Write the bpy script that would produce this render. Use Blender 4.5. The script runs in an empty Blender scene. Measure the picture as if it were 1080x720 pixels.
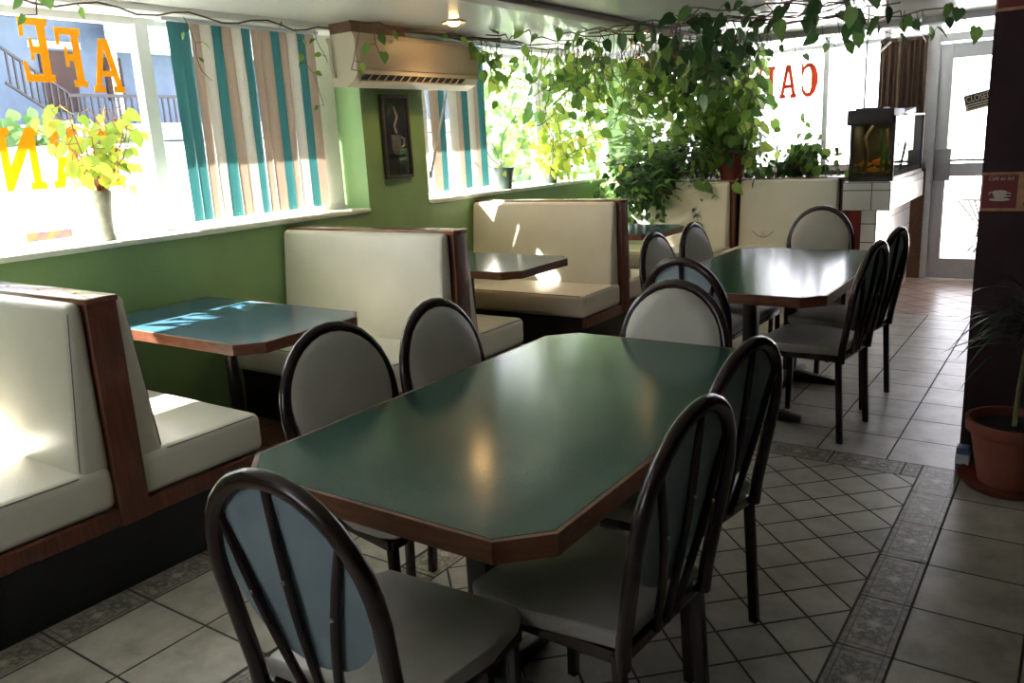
import bpy, bmesh, math, random
from mathutils import Vector, Matrix, Quaternion
random.seed(7)
S = bpy.context.scene
COL = S.collection
PI = math.pi
R = math.radians

# ------------------------------------------------------------------ camera
cam_d = bpy.data.cameras.new('camera')
cam = bpy.data.objects.new('camera', cam_d)
COL.objects.link(cam)
S.camera = cam
CAM_H = 1.51
pitch, yaw, roll = -0.238421, -0.615939, -0.0526147
fwd = Vector((math.sin(yaw)*math.cos(pitch), math.cos(yaw)*math.cos(pitch), math.sin(pitch)))
r0 = Vector((math.cos(yaw), -math.sin(yaw), 0))
u0 = r0.cross(fwd)
cr = math.cos(roll)*r0 + math.sin(roll)*u0
cu = -math.sin(roll)*r0 + math.cos(roll)*u0
M = Matrix((cr, cu, -fwd)).transposed().to_4x4()
M.translation = (0, 0, CAM_H)
cam.matrix_world = M
cam_d.sensor_width = 36
cam_d.lens = 864.73/1080*36
cam_d.clip_start = .02
cam_d.clip_end = 300

# ------------------------------------------------------------------ world, sun, exposure
W = bpy.data.worlds.new('sky')
S.world = W
W.use_nodes = True
bg = W.node_tree.nodes['Background']
bg.inputs[0].default_value = (.93, .89, 1.0, 1)
bg.inputs[1].default_value = 6.0
sun_d = bpy.data.lights.new('sun', 'SUN')
sun_d.energy = 120
sun_d.angle = R(.6)
sun_d.color = (1, .94, .89)
sun = bpy.data.objects.new('sun', sun_d)
COL.objects.link(sun)
sun.rotation_euler = Vector((1, .30, -1.0)).to_track_quat('-Z', 'Y').to_euler()
sun.location = (-8, 0, 8)
S.view_settings.view_transform = 'Standard'
S.view_settings.look = 'None'
S.view_settings.exposure = 0.32
S.view_settings.gamma = 1
S.view_settings.use_curve_mapping = False
try:
    S.cycles.use_denoising = True
    S.cycles.max_bounces = 14
    S.cycles.diffuse_bounces = 7
    S.cycles.transparent_max_bounces = 24
    S.cycles.sample_clamp_indirect = 8
except Exception:
    pass

# ------------------------------------------------------------------ materials
MATS = {}
def node_mat(name):
    m = bpy.data.materials.new(name)
    m.use_nodes = True
    MATS[name] = m
    nt = m.node_tree
    return m, nt, nt.nodes['Principled BSDF']

def L(nt, a, b): nt.links.new(a, b)

def mat(name, col, rough=.5, metal=0, var=.12, scale=8, bump=0, bscale=60, coat=0, spec=.5, stretch=None, var2=None):
    """plain material with procedural noise variation"""
    m, nt, p = node_mat(name)
    tc = nt.nodes.new('ShaderNodeTexCoord')
    src = tc.outputs['Object']
    if stretch:
        mp = nt.nodes.new('ShaderNodeMapping'); mp.inputs['Scale'].default_value = stretch
        L(nt, src, mp.inputs[0]); src = mp.outputs[0]
    n = nt.nodes.new('ShaderNodeTexNoise'); n.inputs['Scale'].default_value = scale; n.inputs['Detail'].default_value = 6
    L(nt, src, n.inputs['Vector'])
    rmp = nt.nodes.new('ShaderNodeValToRGB')
    c = Vector(col)
    lo = c*(1-var); hi = c*(1+var)
    if var2: lo = Vector(var2)
    rmp.color_ramp.elements[0].color = (*lo, 1); rmp.color_ramp.elements[0].position = .3
    rmp.color_ramp.elements[1].color = (*[min(1, v) for v in hi], 1); rmp.color_ramp.elements[1].position = .7
    L(nt, n.outputs['Fac'], rmp.inputs[0]); L(nt, rmp.outputs[0], p.inputs['Base Color'])
    p.inputs['Roughness'].default_value = rough
    p.inputs['Metallic'].default_value = metal
    p.inputs['Coat Weight'].default_value = coat
    p.inputs['Specular IOR Level'].default_value = spec
    if bump:
        n2 = nt.nodes.new('ShaderNodeTexNoise'); n2.inputs['Scale'].default_value = bscale; n2.inputs['Detail'].default_value = 4
        L(nt, src, n2.inputs['Vector'])
        b = nt.nodes.new('ShaderNodeBump'); b.inputs['Strength'].default_value = bump; b.inputs['Distance'].default_value = .01
        L(nt, n2.outputs['Fac'], b.inputs['Height']); L(nt, b.outputs[0], p.inputs['Normal'])
    return m

def wood(name, col, rough=.4, axis=(1, 12, 12), coat=.2):
    return mat(name, col, rough, 0, .35, 6, .15, 30, coat, .5, axis)

def glass_mat(name, tint=(.97, .99, .98), refl=.5):
    m = bpy.data.materials.new(name); m.use_nodes = True; MATS[name] = m
    nt = m.node_tree; nt.nodes.clear()
    o = nt.nodes.new('ShaderNodeOutputMaterial')
    t = nt.nodes.new('ShaderNodeBsdfTransparent'); t.inputs[0].default_value = (*tint, 1)
    g = nt.nodes.new('ShaderNodeBsdfGlossy'); g.inputs['Roughness'].default_value = .02
    f = nt.nodes.new('ShaderNodeFresnel'); f.inputs[0].default_value = 1.4
    mu = nt.nodes.new('ShaderNodeMath'); mu.operation = 'MULTIPLY'; mu.inputs[1].default_value = refl
    mx = nt.nodes.new('ShaderNodeMixShader')
    L(nt, f.outputs[0], mu.inputs[0]); L(nt, mu.outputs[0], mx.inputs[0])
    L(nt, t.outputs[0], mx.inputs[1]); L(nt, g.outputs[0], mx.inputs[2]); L(nt, mx.outputs[0], o.inputs[0])
    return m

def leaf_mat(name, c1, c2, c3, trans=.45, rough=.35):
    m = bpy.data.materials.new(name); m.use_nodes = True; MATS[name] = m
    nt = m.node_tree; p = nt.nodes['Principled BSDF']; o = nt.nodes['Material Output']
    g = nt.nodes.new('ShaderNodeNewGeometry')
    r = nt.nodes.new('ShaderNodeValToRGB')
    e = r.color_ramp.elements
    e[0].color = (*c1, 1); e[1].color = (*c3, 1)
    k = e.new(.55); k.color = (*c2, 1)
    L(nt, g.outputs['Random Per Island'], r.inputs[0])
    L(nt, r.outputs[0], p.inputs['Base Color'])
    p.inputs['Roughness'].default_value = rough
    t = nt.nodes.new('ShaderNodeBsdfTranslucent')
    hs = nt.nodes.new('ShaderNodeHueSaturation'); hs.inputs['Value'].default_value = 1.6; hs.inputs['Hue'].default_value = .48
    L(nt, r.outputs[0], hs.inputs['Color']); L(nt, hs.outputs[0], t.inputs[0])
    mx = nt.nodes.new('ShaderNodeMixShader'); mx.inputs[0].default_value = trans
    L(nt, p.outputs[0], mx.inputs[1]); L(nt, t.outputs[0], mx.inputs[2]); L(nt, mx.outputs[0], o.inputs[0])
    return m

def sheet_mat(name, col, trans=.5, var=.1):
    m = bpy.data.materials.new(name); m.use_nodes = True; MATS[name] = m
    nt = m.node_tree; p = nt.nodes['Principled BSDF']; o = nt.nodes['Material Output']
    tc = nt.nodes.new('ShaderNodeTexCoord')
    n = nt.nodes.new('ShaderNodeTexNoise'); n.inputs['Scale'].default_value = 60
    L(nt, tc.outputs['Object'], n.inputs['Vector'])
    r = nt.nodes.new('ShaderNodeValToRGB')
    r.color_ramp.elements[0].color = (*[v*(1-var) for v in col], 1); r.color_ramp.elements[1].color = (*[min(1, v*(1+var)) for v in col], 1)
    L(nt, n.outputs[0], r.inputs[0]); L(nt, r.outputs[0], p.inputs['Base Color'])
    p.inputs['Roughness'].default_value = .6
    t = nt.nodes.new('ShaderNodeBsdfTranslucent'); L(nt, r.outputs[0], t.inputs[0])
    mx = nt.nodes.new('ShaderNodeMixShader'); mx.inputs[0].default_value = trans
    L(nt, p.outputs[0], mx.inputs[1]); L(nt, t.outputs[0], mx.inputs[2]); L(nt, mx.outputs[0], o.inputs[0])
    return m

def emis(name, col, s):
    m, nt, p = node_mat(name)
    p.inputs['Emission Color'].default_value = (*col, 1); p.inputs['Emission Strength'].default_value = s
    p.inputs['Base Color'].default_value = (*col, 1)
    return m

def tile_mat(name, c1, c2, c3, rough=.35):
    """mottled glazed tile; tone differs from tile to tile"""
    m, nt, p = node_mat(name)
    tc = nt.nodes.new('ShaderNodeTexCoord')
    n = nt.nodes.new('ShaderNodeTexNoise'); n.inputs['Scale'].default_value = 7; n.inputs['Detail'].default_value = 8; n.inputs['Roughness'].default_value = .65
    L(nt, tc.outputs['Object'], n.inputs['Vector'])
    r = nt.nodes.new('ShaderNodeValToRGB'); e = r.color_ramp.elements
    e[0].color = (*c1, 1); e[0].position = .32; e[1].color = (*c3, 1); e[1].position = .7
    k = e.new(.5); k.color = (*c2, 1)
    L(nt, n.outputs[0], r.inputs[0])
    g = nt.nodes.new('ShaderNodeNewGeometry')
    mr = nt.nodes.new('ShaderNodeMapRange'); mr.inputs[3].default_value = .82; mr.inputs[4].default_value = 1.08
    L(nt, g.outputs['Random Per Island'], mr.inputs[0])
    hs = nt.nodes.new('ShaderNodeHueSaturation'); L(nt, mr.outputs[0], hs.inputs['Value']); L(nt, r.outputs[0], hs.inputs['Color'])
    L(nt, hs.outputs[0], p.inputs['Base Color'])
    p.inputs['Roughness'].default_value = rough
    b = nt.nodes.new('ShaderNodeBump'); b.inputs['Strength'].default_value = .12; b.inputs['Distance'].default_value = .004
    L(nt, n.outputs[0], b.inputs['Height']); L(nt, b.outputs[0], p.inputs['Normal'])
    return m

def decor_mat(name):
    """relief border tile: central diamond, four flower medallions and a rim line, drawn in UV"""
    m, nt, p = node_mat(name)
    N = nt.nodes.new
    uv = N('ShaderNodeUVMap'); sx = N('ShaderNodeSeparateXYZ'); L(nt, uv.outputs[0], sx.inputs[0])
    def math_(op, a, b=None):
        k = N('ShaderNodeMath'); k.operation = op
        for i, v in enumerate((a, b)):
            if v is None: continue
            if isinstance(v, (int, float)): k.inputs[i].default_value = v
            else: L(nt, v, k.inputs[i])
        return k.outputs[0]
    U, V = sx.outputs[0], sx.outputs[1]          # U across 0..1, V along 0..1
    au = math_('ABSOLUTE', math_('SUBTRACT', U, .5)); av = math_('ABSOLUTE', math_('SUBTRACT', V, .5))
    diamond = math_('LESS_THAN', math_('ADD', au, math_('MULTIPLY', av, 2.0)), .13)
    def ring(cu_, cv_, r1, r2):
        du = math_('SUBTRACT', au, cu_); dv = math_('MULTIPLY', math_('SUBTRACT', av, cv_), 2.0)
        d = math_('SQRT', math_('ADD', math_('MULTIPLY', du, du), math_('MULTIPLY', dv, dv)))
        a = math_('ARCTAN2', dv, du)
        d = math_('ADD', d, math_('MULTIPLY', math_('SINE', math_('MULTIPLY', a, 5.0)), .035))
        return math_('MULTIPLY', math_('GREATER_THAN', d, r1), math_('LESS_THAN', d, r2))
    f1 = ring(.0, .24, .07, .19); f2 = ring(.19, .1, .05, .12); f3 = ring(.22, .3, .04, .11)
    rim1 = math_('MULTIPLY', math_('GREATER_THAN', au, .37), math_('LESS_THAN', au, .405))
    rim2 = math_('MULTIPLY', math_('GREATER_THAN', av, .43), math_('LESS_THAN', av, .45))
    dark = math_('MINIMUM', math_('ADD', math_('ADD', f1, f2), math_('ADD', f3, math_('ADD', rim1, rim2))), 1.0)
    n = N('ShaderNodeTexNoise'); n.inputs['Scale'].default_value = 40; n.inputs['Detail'].default_value = 5
    tc = N('ShaderNodeTexCoord'); L(nt, tc.outputs['Object'], n.inputs['Vector'])
    r = N('ShaderNodeValToRGB'); r.color_ramp.elements[0].color = (.17, .15, .12, 1); r.color_ramp.elements[0].position = .35
    r.color_ramp.elements[1].color = (.36, .33, .26, 1); r.color_ramp.elements[1].position = .68
    L(nt, n.outputs[0], r.inputs[0])
    m1 = N('ShaderNodeMixRGB'); m1.inputs[2].default_value = (.07, .065, .06, 1); L(nt, math_('MULTIPLY', dark, .75), m1.inputs[0]); L(nt, r.outputs[0], m1.inputs[1])
    m2 = N('ShaderNodeMixRGB'); m2.inputs[2].default_value = (.42, .39, .33, 1); L(nt, diamond, m2.inputs[0]); L(nt, m1.outputs[0], m2.inputs[1])
    L(nt, m2.outputs[0], p.inputs['Base Color'])
    p.inputs['Roughness'].default_value = .4
    b = N('ShaderNodeBump'); b.inputs['Strength'].default_value = .4; b.inputs['Distance'].default_value = .003; b.invert = True
    L(nt, dark, b.inputs['Height']); L(nt, b.outputs[0], p.inputs['Normal'])
    return m

CREAM = (.74, .70, .60)
mat('green_paint', (.19, .315, .125), .55, var=.08, scale=4, bump=.15, bscale=90)
mat('red_paint', (.16, .022, .018), .5, var=.15)
mat('white_paint', (.80, .80, .78), .5, var=.05)
mat('ceiling_gloss', (.80, .82, .79), .20, var=.05, scale=2, coat=.3)
mat('grey_metal', (.42, .42, .44), .35, .6, var=.08)
mat('alu_white', (.62, .64, .68), .35, .1, var=.06)
mat('dark_panel', (.040, .020, .024), .75, var=.2, scale=5, spec=.2)
mat('beam_brown', (.15, .11, .10), .45, var=.15, stretch=(6, .6, 6))
mat('cream_vinyl', CREAM, .30, var=.04, scale=5, bump=.12, bscale=150, coat=.08)
mat('seam_dark', (.22, .19, .15), .6)
wood('trim_wood', (.145, .046, .026), .38, (12, 12, 1.2))
wood('cap_wood', (.22, .085, .05), .25, (1.2, 12, 12), coat=.5)
wood('table_edge_wood', (.15, .052, .027), .4, (3, 3, 14))
mat('toe_black', (.012, .012, .013), .5, var=.2)
mat('black_metal', (.014, .013, .014), .38, .2, var=.2)
mat('laminate_green', (.024, .082, .066), .165, var=.22, scale=420, spec=.5)
mat('laminate_teal', (.034, .088, .130), .17, var=.22, scale=420, spec=.5)
mat('chair_brown', (.022, .008, .009), .27, .1, var=.25, coat=.3)
mat('seat_vinyl', (.36, .34, .31), .36, var=.08, scale=9, bump=.12, bscale=140)
mat('pad_vinyl', (.44, .42, .37), .42, var=.06, scale=9, bump=.12, bscale=160)
mat('pad_back', (.24, .31, .355), .45, var=.08, scale=12, bump=.12, bscale=160)
mat('screw', (.75, .75, .75), .25, .9)
mat('grout', (.055, .05, .045), .8)
mat('ac_cream', (.60, .53, .42), .4, var=.04)
mat('ac_front', (.52, .43, .33), .42, var=.05, stretch=(1, 1, 60), scale=20)
mat('ac_dark', (.03, .03, .03), .5)
mat('brown_board', (.16, .085, .05), .5, var=.3, stretch=(8, 1, 8))
mat('pot_terracotta', (.22, .062, .040), .65, var=.15)
mat('pot_brown', (.20, .045, .032), .5, var=.15)
mat('pot_dark', (.09, .12, .11), .5, var=.15)
mat('pot_stone', (.26, .245, .20), .6, var=.2, scale=30)
mat('soil', (.03, .02, .014), .9, var=.5, scale=60, bump=.6)
mat('stem_green', (.16, .17, .06), .6, var=.3, scale=30)
mat('stem_brown', (.085, .055, .035), .7, var=.3, scale=30)
mat('stem_orange', (.40, .17, .07), .7, var=.3, scale=30)
leaf_mat('pothos_leaf', (.05, .135, .03), (.12, .25, .045), (.32, .46, .09), .45)
leaf_mat('dark_leaf', (.018, .06, .018), (.035, .10, .03), (.10, .20, .05), .30)
leaf_mat('fern_leaf', (.03, .11, .03), (.08, .20, .05), (.20, .36, .08), .42)
leaf_mat('bright_leaf', (.20, .34, .05), (.34, .48, .07), (.55, .50, .10), .5)
leaf_mat('dracaena_leaf', (.012, .026, .016), (.02, .04, .02), (.035, .06, .03), .15)
leaf_mat('tree_leaf', (.10, .22, .07), (.20, .34, .12), (.34, .48, .20), .4)
glass_mat('window_glass')
glass_mat('tank_glass', (.86, .93, .90), .8)
glass_mat('tank_murk', (.82, .80, .70), .3)
sheet_mat('blind_teal', (.04, .17, .175), .12)
sheet_mat('blind_cream', (.55, .51, .43), .14)
sheet_mat('blind_tan', (.38, .28, .21), .13)
sheet_mat('letter_yellow', (.80, .43, .0), .38, .03)
sheet_mat('letter_orange', (.42, .085, .015), .55, .05)
mat('letter_outline', (.10, .07, .03), .6)
mat('white_tile', (.70, .68, .66), .18, var=.05, scale=3, coat=.4)
mat('tile_grout_dark', (.10, .085, .08), .8)
mat('tank_black', (.018, .012, .014), .4, var=.2)
mat('tank_olive', (.075, .058, .034), .7, var=.5, scale=9)
mat('goldfish', (.95, .30, .03), .35, var=.2)
mat('gravel', (.18, .13, .06), .9, var=.5, scale=90, bump=.7)
mat('driftwood', (.12, .08, .045), .8, var=.4, scale=25, bump=.4)
mat('curtain_brown', (.10, .060, .045), .8, var=.4, scale=10, stretch=(14, 14, .3))
mat('curtain_tan', (.34, .25, .18), .8, var=.2)
mat('sign_black', (.025, .022, .022), .5)
mat('sign_cream', (.62, .55, .42), .6)
mat('border_tan', (.40, .22, .11), .7, var=.3, scale=30)
mat('border_red', (.16, .02, .024), .7, var=.2)
mat('cup_white', (.55, .50, .45), .6, var=.1)
mat('script_tan', (.55, .45, .36), .6)
mat('frame_dark', (.035, .02, .014), .35, var=.4, scale=20, stretch=(4, 4, 20))
mat('art_dark', (.05, .055, .06), .3, var=.5, scale=5)
mat('art_smoke', (.30, .29, .27), .5, var=.3)
mat('light_trim', (.42, .34, .26), .3, .4)
emis('bulb_glow', (1.0, .62, .25), 55)
mat('facade_blue', (.11, .145, .23), .8, var=.08)
mat('facade_white', (.80, .82, .85), .7, var=.04)
mat('facade_brown', (.045, .022, .022), .8, var=.3, stretch=(1, 8, 1))
mat('roof_grey', (.13, .14, .19), .8, var=.3, scale=4, stretch=(1, 8, 8))
mat('rail_dark', (.035, .03, .04), .6)
mat('asphalt', (.42, .42, .42), .9, var=.1, scale=3)
mat('terrace_paving', (.62, .58, .55), .8, var=.1, scale=3)
mat('car_white', (.75, .78, .82), .25, 0, coat=1)
mat('car_blue', (.16, .26, .44), .3, coat=1)
mat('car_glass', (.16, .22, .32), .1)
mat('tyre', (.02, .02, .02), .8)
mat('pink_paint', (.30, .015, .10), .7, var=.2, scale=14, var2=(.36, .10, .02))
mat('silver_sheet', (.55, .60, .68), .25, .7)
mat('packet_blue', (.05, .09, .20), .5)
mat('packet_white', (.55, .60, .65), .5)
mat('wire_metal', (.12, .11, .12), .5, .6)
mat('brown_floor', (.19, .085, .045), .55, var=.3, scale=5, stretch=(1, 9, 1))
tile_mat('tile_cream', (.31, .28, .24), (.43, .395, .345), (.53, .49, .44))
tile_mat('tile_small', (.33, .305, .265), (.43, .40, .355), (.52, .49, .45), .33)
tile_mat('tile_rose', (.36, .24, .17), (.46, .32, .24), (.54, .42, .34), .3)
decor_mat('tile_decor')

# ------------------------------------------------------------------ mesh builder
class MB:
    def __init__(self):
        self.v, self.f, self.m, self.uv, self.sm = [], [], [], [], []
    def face(self, idx, m=0, uv=None, smooth=False):
        self.f.append(tuple(idx)); self.m.append(m); self.uv.append(uv); self.sm.append(smooth)
    def poly(self, pts, m=0, uv=None, smooth=False):
        b = len(self.v); self.v += [tuple(p) for p in pts]
        self.face(range(b, b+len(pts)), m, uv, smooth)
    def bm(self, bm, m=0, smooth=False, mx=None):
        b = len(self.v)
        bm.verts.index_update()
        for v in bm.verts: self.v.append(tuple(mx @ v.co if mx else v.co))
        for f in bm.faces: self.face([b+v.index for v in f.verts], m, None, smooth)
        bm.free()
    def box(self, lo, hi, m=0, bev=0, seg=2, mx=None, smooth=None):
        bm = bmesh.new()
        bmesh.ops.create_cube(bm, size=1)
        c = [(a+b)/2 for a, b in zip(lo, hi)]; d = [abs(b-a) for a, b in zip(lo, hi)]
        for v in bm.verts: v.co = Vector((v.co.x*d[0]+c[0], v.co.y*d[1]+c[1], v.co.z*d[2]+c[2]))
        if bev: bmesh.ops.bevel(bm, geom=list(bm.edges), offset=min(bev, min(d)*.49), segments=seg, profile=.5, affect='EDGES')
        self.bm(bm, m, bool(bev) if smooth is None else smooth, mx)
        return self
    def hexa(self, bottom, top, m=0, bev=0, seg=2):
        """8 corner solid: four bottom points, four top points (same winding)"""
        bm = bmesh.new()
        vb = [bm.verts.new(p) for p in bottom]; vt = [bm.verts.new(p) for p in top]
        n = len(vb)
        bm.faces.new(vb[::-1]); bm.faces.new(vt)
        for i in range(n): bm.faces.new((vb[i], vb[(i+1) % n], vt[(i+1) % n], vt[i]))
        bmesh.ops.recalc_face_normals(bm, faces=list(bm.faces))
        if bev: bmesh.ops.bevel(bm, geom=list(bm.edges), offset=bev, segments=seg, profile=.5, affect='EDGES')
        self.bm(bm, m, bool(bev))
        return self
    def prism(self, pts, z0, z1, m=0, bev=0, seg=1):
        return self.hexa([(x, y, z0) for x, y in pts], [(x, y, z1) for x, y in pts], m, bev, seg)
    def tube(self, pts, r, m=0, seg=8, cap=True, sy=1.0, up=None):
        pts = [Vector(p) for p in pts]
        n = len(pts); rs = r if isinstance(r, (list, tuple)) else [r]*n
        rings = []; prev = None
        for i, p in enumerate(pts):
            t = (pts[min(i+1, n-1)]-pts[max(i-1, 0)])
            if t.length < 1e-9: t = Vector((0, 0, 1))
            t.normalize()
            if prev is None:
                a = Vector(up) if up else (Vector((0, 0, 1)) if abs(t.z) < .9 else Vector((1, 0, 0)))
                a = (a-t*a.dot(t)).normalized()
            else:
                a = prev-t*prev.dot(t)
                a = a.normalized() if a.length > 1e-6 else t.orthogonal().normalized()
            prev = a; c = t.cross(a)
            b = len(self.v)
            for k in range(seg):
                an = 2*PI*k/seg
                self.v.append(tuple(p+a*(math.cos(an)*rs[i])+c*(math.sin(an)*rs[i]*sy)))
            rings.append(b)
        for i in range(n-1):
            for k in range(seg):
                self.face((rings[i]+k, rings[i]+(k+1) % seg, rings[i+1]+(k+1) % seg, rings[i+1]+k), m, None, True)
        if cap:
            self.face([rings[0]+k for k in range(seg)][::-1], m); self.face([rings[-1]+k for k in range(seg)], m)
        return self
    def lathe(self, prof, c=(0, 0, 0), m=0, seg=24, close=True):
        """profile of (radius, z)"""
        rings = []
        for r, z in prof:
            b = len(self.v)
            for k in range(seg):
                an = 2*PI*k/seg
                self.v.append((c[0]+r*math.cos(an), c[1]+r*math.sin(an), c[2]+z))
            rings.append(b)
        for i in range(len(rings)-1):
            for k in range(seg):
                self.face((rings[i]+k, rings[i]+(k+1) % seg, rings[i+1]+(k+1) % seg, rings[i+1]+k), m, None, True)
        if close:
            self.face([rings[0]+k for k in range(seg)][::-1], m); self.face([rings[-1]+k for k in range(seg)], m)
        return self
    def extrude(self, pts, off, m=0):
        """flat outline (3-D points) thickened by vector off"""
        off = Vector(off); b = len(self.v); n = len(pts)
        self.v += [tuple(p) for p in pts] + [tuple(Vector(p)+off) for p in pts]
        self.face(range(b, b+n), m); self.face([b+n+i for i in range(n)][::-1], m)
        for i in range(n): self.face((b+i, b+n+i, b+n+(i+1) % n, b+(i+1) % n), m)
        return self
    def leaf(self, p, d, nrm, s, w=.34, fold=.18, m=0, droop=.15):
        p = Vector(p); d = Vector(d).normalized(); nrm = Vector(nrm)
        c = d.cross(nrm)
        c = c.normalized() if c.length > 1e-4 else d.orthogonal().normalized()
        n = c.cross(d).normalized()
        half = ((-.09, .45), (.12, .95), (.42, 1.0), (.72, .58))
        mid = [p, p+d*(.5*s)-n*(.02*s), p+d*s-n*(droop*s)]
        b = len(self.v); self.v += [tuple(q) for q in mid]
        for sgn in (1, -1):
            hb = len(self.v)
            for u, v in half:
                self.v.append(tuple(p+d*(u*s)+c*(sgn*v*w*s)+n*(fold*v*w*s-droop*s*u*u)))
            a = (b, hb, hb+1, hb+2, b+1); e = (b+1, hb+2, hb+3, b+2)
            if sgn < 0: a, e = a[::-1], e[::-1]
            self.face(a, m, None, True); self.face(e, m, None, True)
    def blade(self, p, d, s, w, droop=.4, m=0, seg=5):
        """long strap leaf that arches over"""
        p = Vector(p); d = Vector(d).normalized()
        side = d.cross(Vector((0, 0, 1)))
        side = side.normalized() if side.length > 1e-3 else Vector((1, 0, 0))
        b = len(self.v)
        for i in range(seg+1):
            t = i/seg
            q = p+d*(s*t)+Vector((0, 0, -droop*s*t*t))
            ww = w*(math.sin(PI*min(1, .12+t*.88))**.6)*(1 if t < 1 else .05)
            self.v.append(tuple(q+side*ww)); self.v.append(tuple(q-side*ww))
        for i in range(seg): self.face((b+2*i, b+2*i+1, b+2*i+3, b+2*i+2), m, None, True)
    def build(self, name, mats, parent=None):
        me = bpy.data.meshes.new(name)
        me.from_pydata(self.v, [], self.f)
        if isinstance(mats, str): mats = [mats]
        for k in mats: me.materials.append(MATS[k])
        me.polygons.foreach_set('material_index', self.m)
        me.polygons.foreach_set('use_smooth', self.sm)
        if any(u for u in self.uv):
            lay = me.uv_layers.new(name='UVMap'); i = 0
            for f, u in zip(self.f, self.uv):
                for k in range(len(f)):
                    if u: lay.data[i].uv = u[k]
                    i += 1
        me.validate(); me.update()
        try:
            if any(self.sm): me.set_sharp_from_angle(angle=R(50))
        except Exception: pass
        o = bpy.data.objects.new(name, me)
        COL.objects.link(o)
        if parent: o.parent = parent
        return o

def tag(o, label=None, cat=None, group=None, kind=None):
    if label: o['label'] = label
    if cat: o['category'] = cat
    if group: o['group'] = group
    if kind: o['kind'] = kind
    return o
def thing(name, loc, label, cat, rz=0, group=None):
    o = bpy.data.objects.new(name, None); COL.objects.link(o)
    o.location = loc; o.rotation_euler = (0, 0, rz); o.empty_display_size = .1
    return tag(o, label, cat, group)
def copy_tree(o, parent=None):
    c = o.copy(); COL.objects.link(c)
    if parent: c.parent = parent
    for ch in list(o.children): copy_tree(ch, c)
    return c
def struct(o): return tag(o, kind='structure')
def loc_mb(): return MB()

# ================================================================== THE SETTING
XW = -4.05            # inner face of the left wall
XG = -4.30            # its glass
YF = 8.89             # far wall glass
ZC = 2.29             # ceiling
SILL = 1.12

# ---- floor: grout bed with individually cut tiles
PT = .3105
X0 = -.343; SW = .1555; Y0 = 3.86
fl = MB()
fl.poly([(-4.6, -2.2, -.004), (2.6, -2.2, -.004), (2.6, 9.05, -.004), (-4.6, 9.05, -.004)], 0)
def clip(poly, x0, x1, y0, y1):
    for ax, lim, sg in ((0, x0, 1), (0, x1, -1), (1, y0, 1), (1, y1, -1)):
        out = []
        for i in range(len(poly)):
            a, b = poly[i], poly[(i+1) % len(poly)]
            da, db = sg*(a[ax]-lim), sg*(b[ax]-lim)
            if da >= 0: out.append(a)
            if da*db < 0:
                t = da/(da-db); out.append((a[0]+t*(b[0]-a[0]), a[1]+t*(b[1]-a[1])))
        poly = out
        if len(poly) < 3: return None
    return poly
def tile(x0, x1, y0, y1, m, g=.004, uv=None):
    x0 += g; x1 -= g; y0 += g; y1 -= g
    if x1-x0 < .01 or y1-y0 < .01: return
    fl.poly([(x0, y0, 0), (x1, y0, 0), (x1, y1, 0), (x0, y1, 0)], m, uv)
UVY = [(0, 0), (1, 0), (1, 1), (0, 1)]; UVX = [(0, 0), (0, 1), (1, 1), (1, 0)]
def grid(x0, x1, y0, y1, m, ox=X0, oy=Y0):
    i0 = math.floor((x0-ox)/PT-1e-6)
    i1 = math.ceil((x1-ox)/PT+1e-6)
    j0 = math.floor((y0-oy)/PT-1e-6); j1 = math.ceil((y1-oy)/PT+1e-6)
    for i in range(i0, i1):
        for j in range(j0, j1):
            tile(max(x0, ox+i*PT), min(x1, ox+(i+1)*PT), max(y0, oy+j*PT), min(y1, oy+(j+1)*PT), m)
def diag(x0, x1, y0, y1, m, s, ox, oy, g=.004):
    h = s/2**.5
    n = int(max(x1-x0, y1-y0)/h)+3
    for i in range(-n, n):
        for j in range(-n, n):
            cx = ox+(i+j)*h; cy = oy+(i-j)*h
            if cx < x0-h or cx > x1+h or cy < y0-h or cy > y1+h: continue
            k = h-g*1.414
            q = clip([(cx-k, cy), (cx, cy-k), (cx+k, cy), (cx, cy+k)], x0+g, x1-g, y0+g, y1-g)
            if q: fl.poly([(x, y, 0) for x, y in q], m)
YB = Y0-15*PT; XL = X0-SW-1.313-SW
grid(X0, 2.6, -2.1, Y0, 1)                                   # right of the border
grid(-2.75+SW, XL, -2.1, Y0, 1, ox=-2.75+SW)                # between the booths and the border
for j in range(-19, 0):
    y0 = Y0+j*PT
    if j < -1 or True: tile(X0-SW, X0, y0, y0+PT, 3, uv=UVY)
    tile(-2.75, -2.75+SW, y0, y0+PT, 3, uv=UVY)
    if j < 0: tile(XL, XL+SW, y0, y0+PT, 3, uv=UVY)
for i in range(5):
    a = XL+SW+i*PT; b = min(a+PT, X0-SW)
    if b-a > .05: tile(a, b, Y0-SW, Y0, 3, uv=UVX)
diag(XL+SW, X0-SW, -2.1, Y0-SW, 2, .155, -.717, 3.059)
grid(-2.75, 2.6, Y0, 7.12, 1)
diag(-2.75, 2.6, 7.12, 9.0, 4, .22, -.94, 7.12)
grid(-4.05, -2.75, -2.1, 9.0, 5)
o = struct(fl.build('floor', ['grout', 'tile_cream', 'tile_small', 'tile_decor', 'tile_rose', 'brown_floor']))

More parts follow.
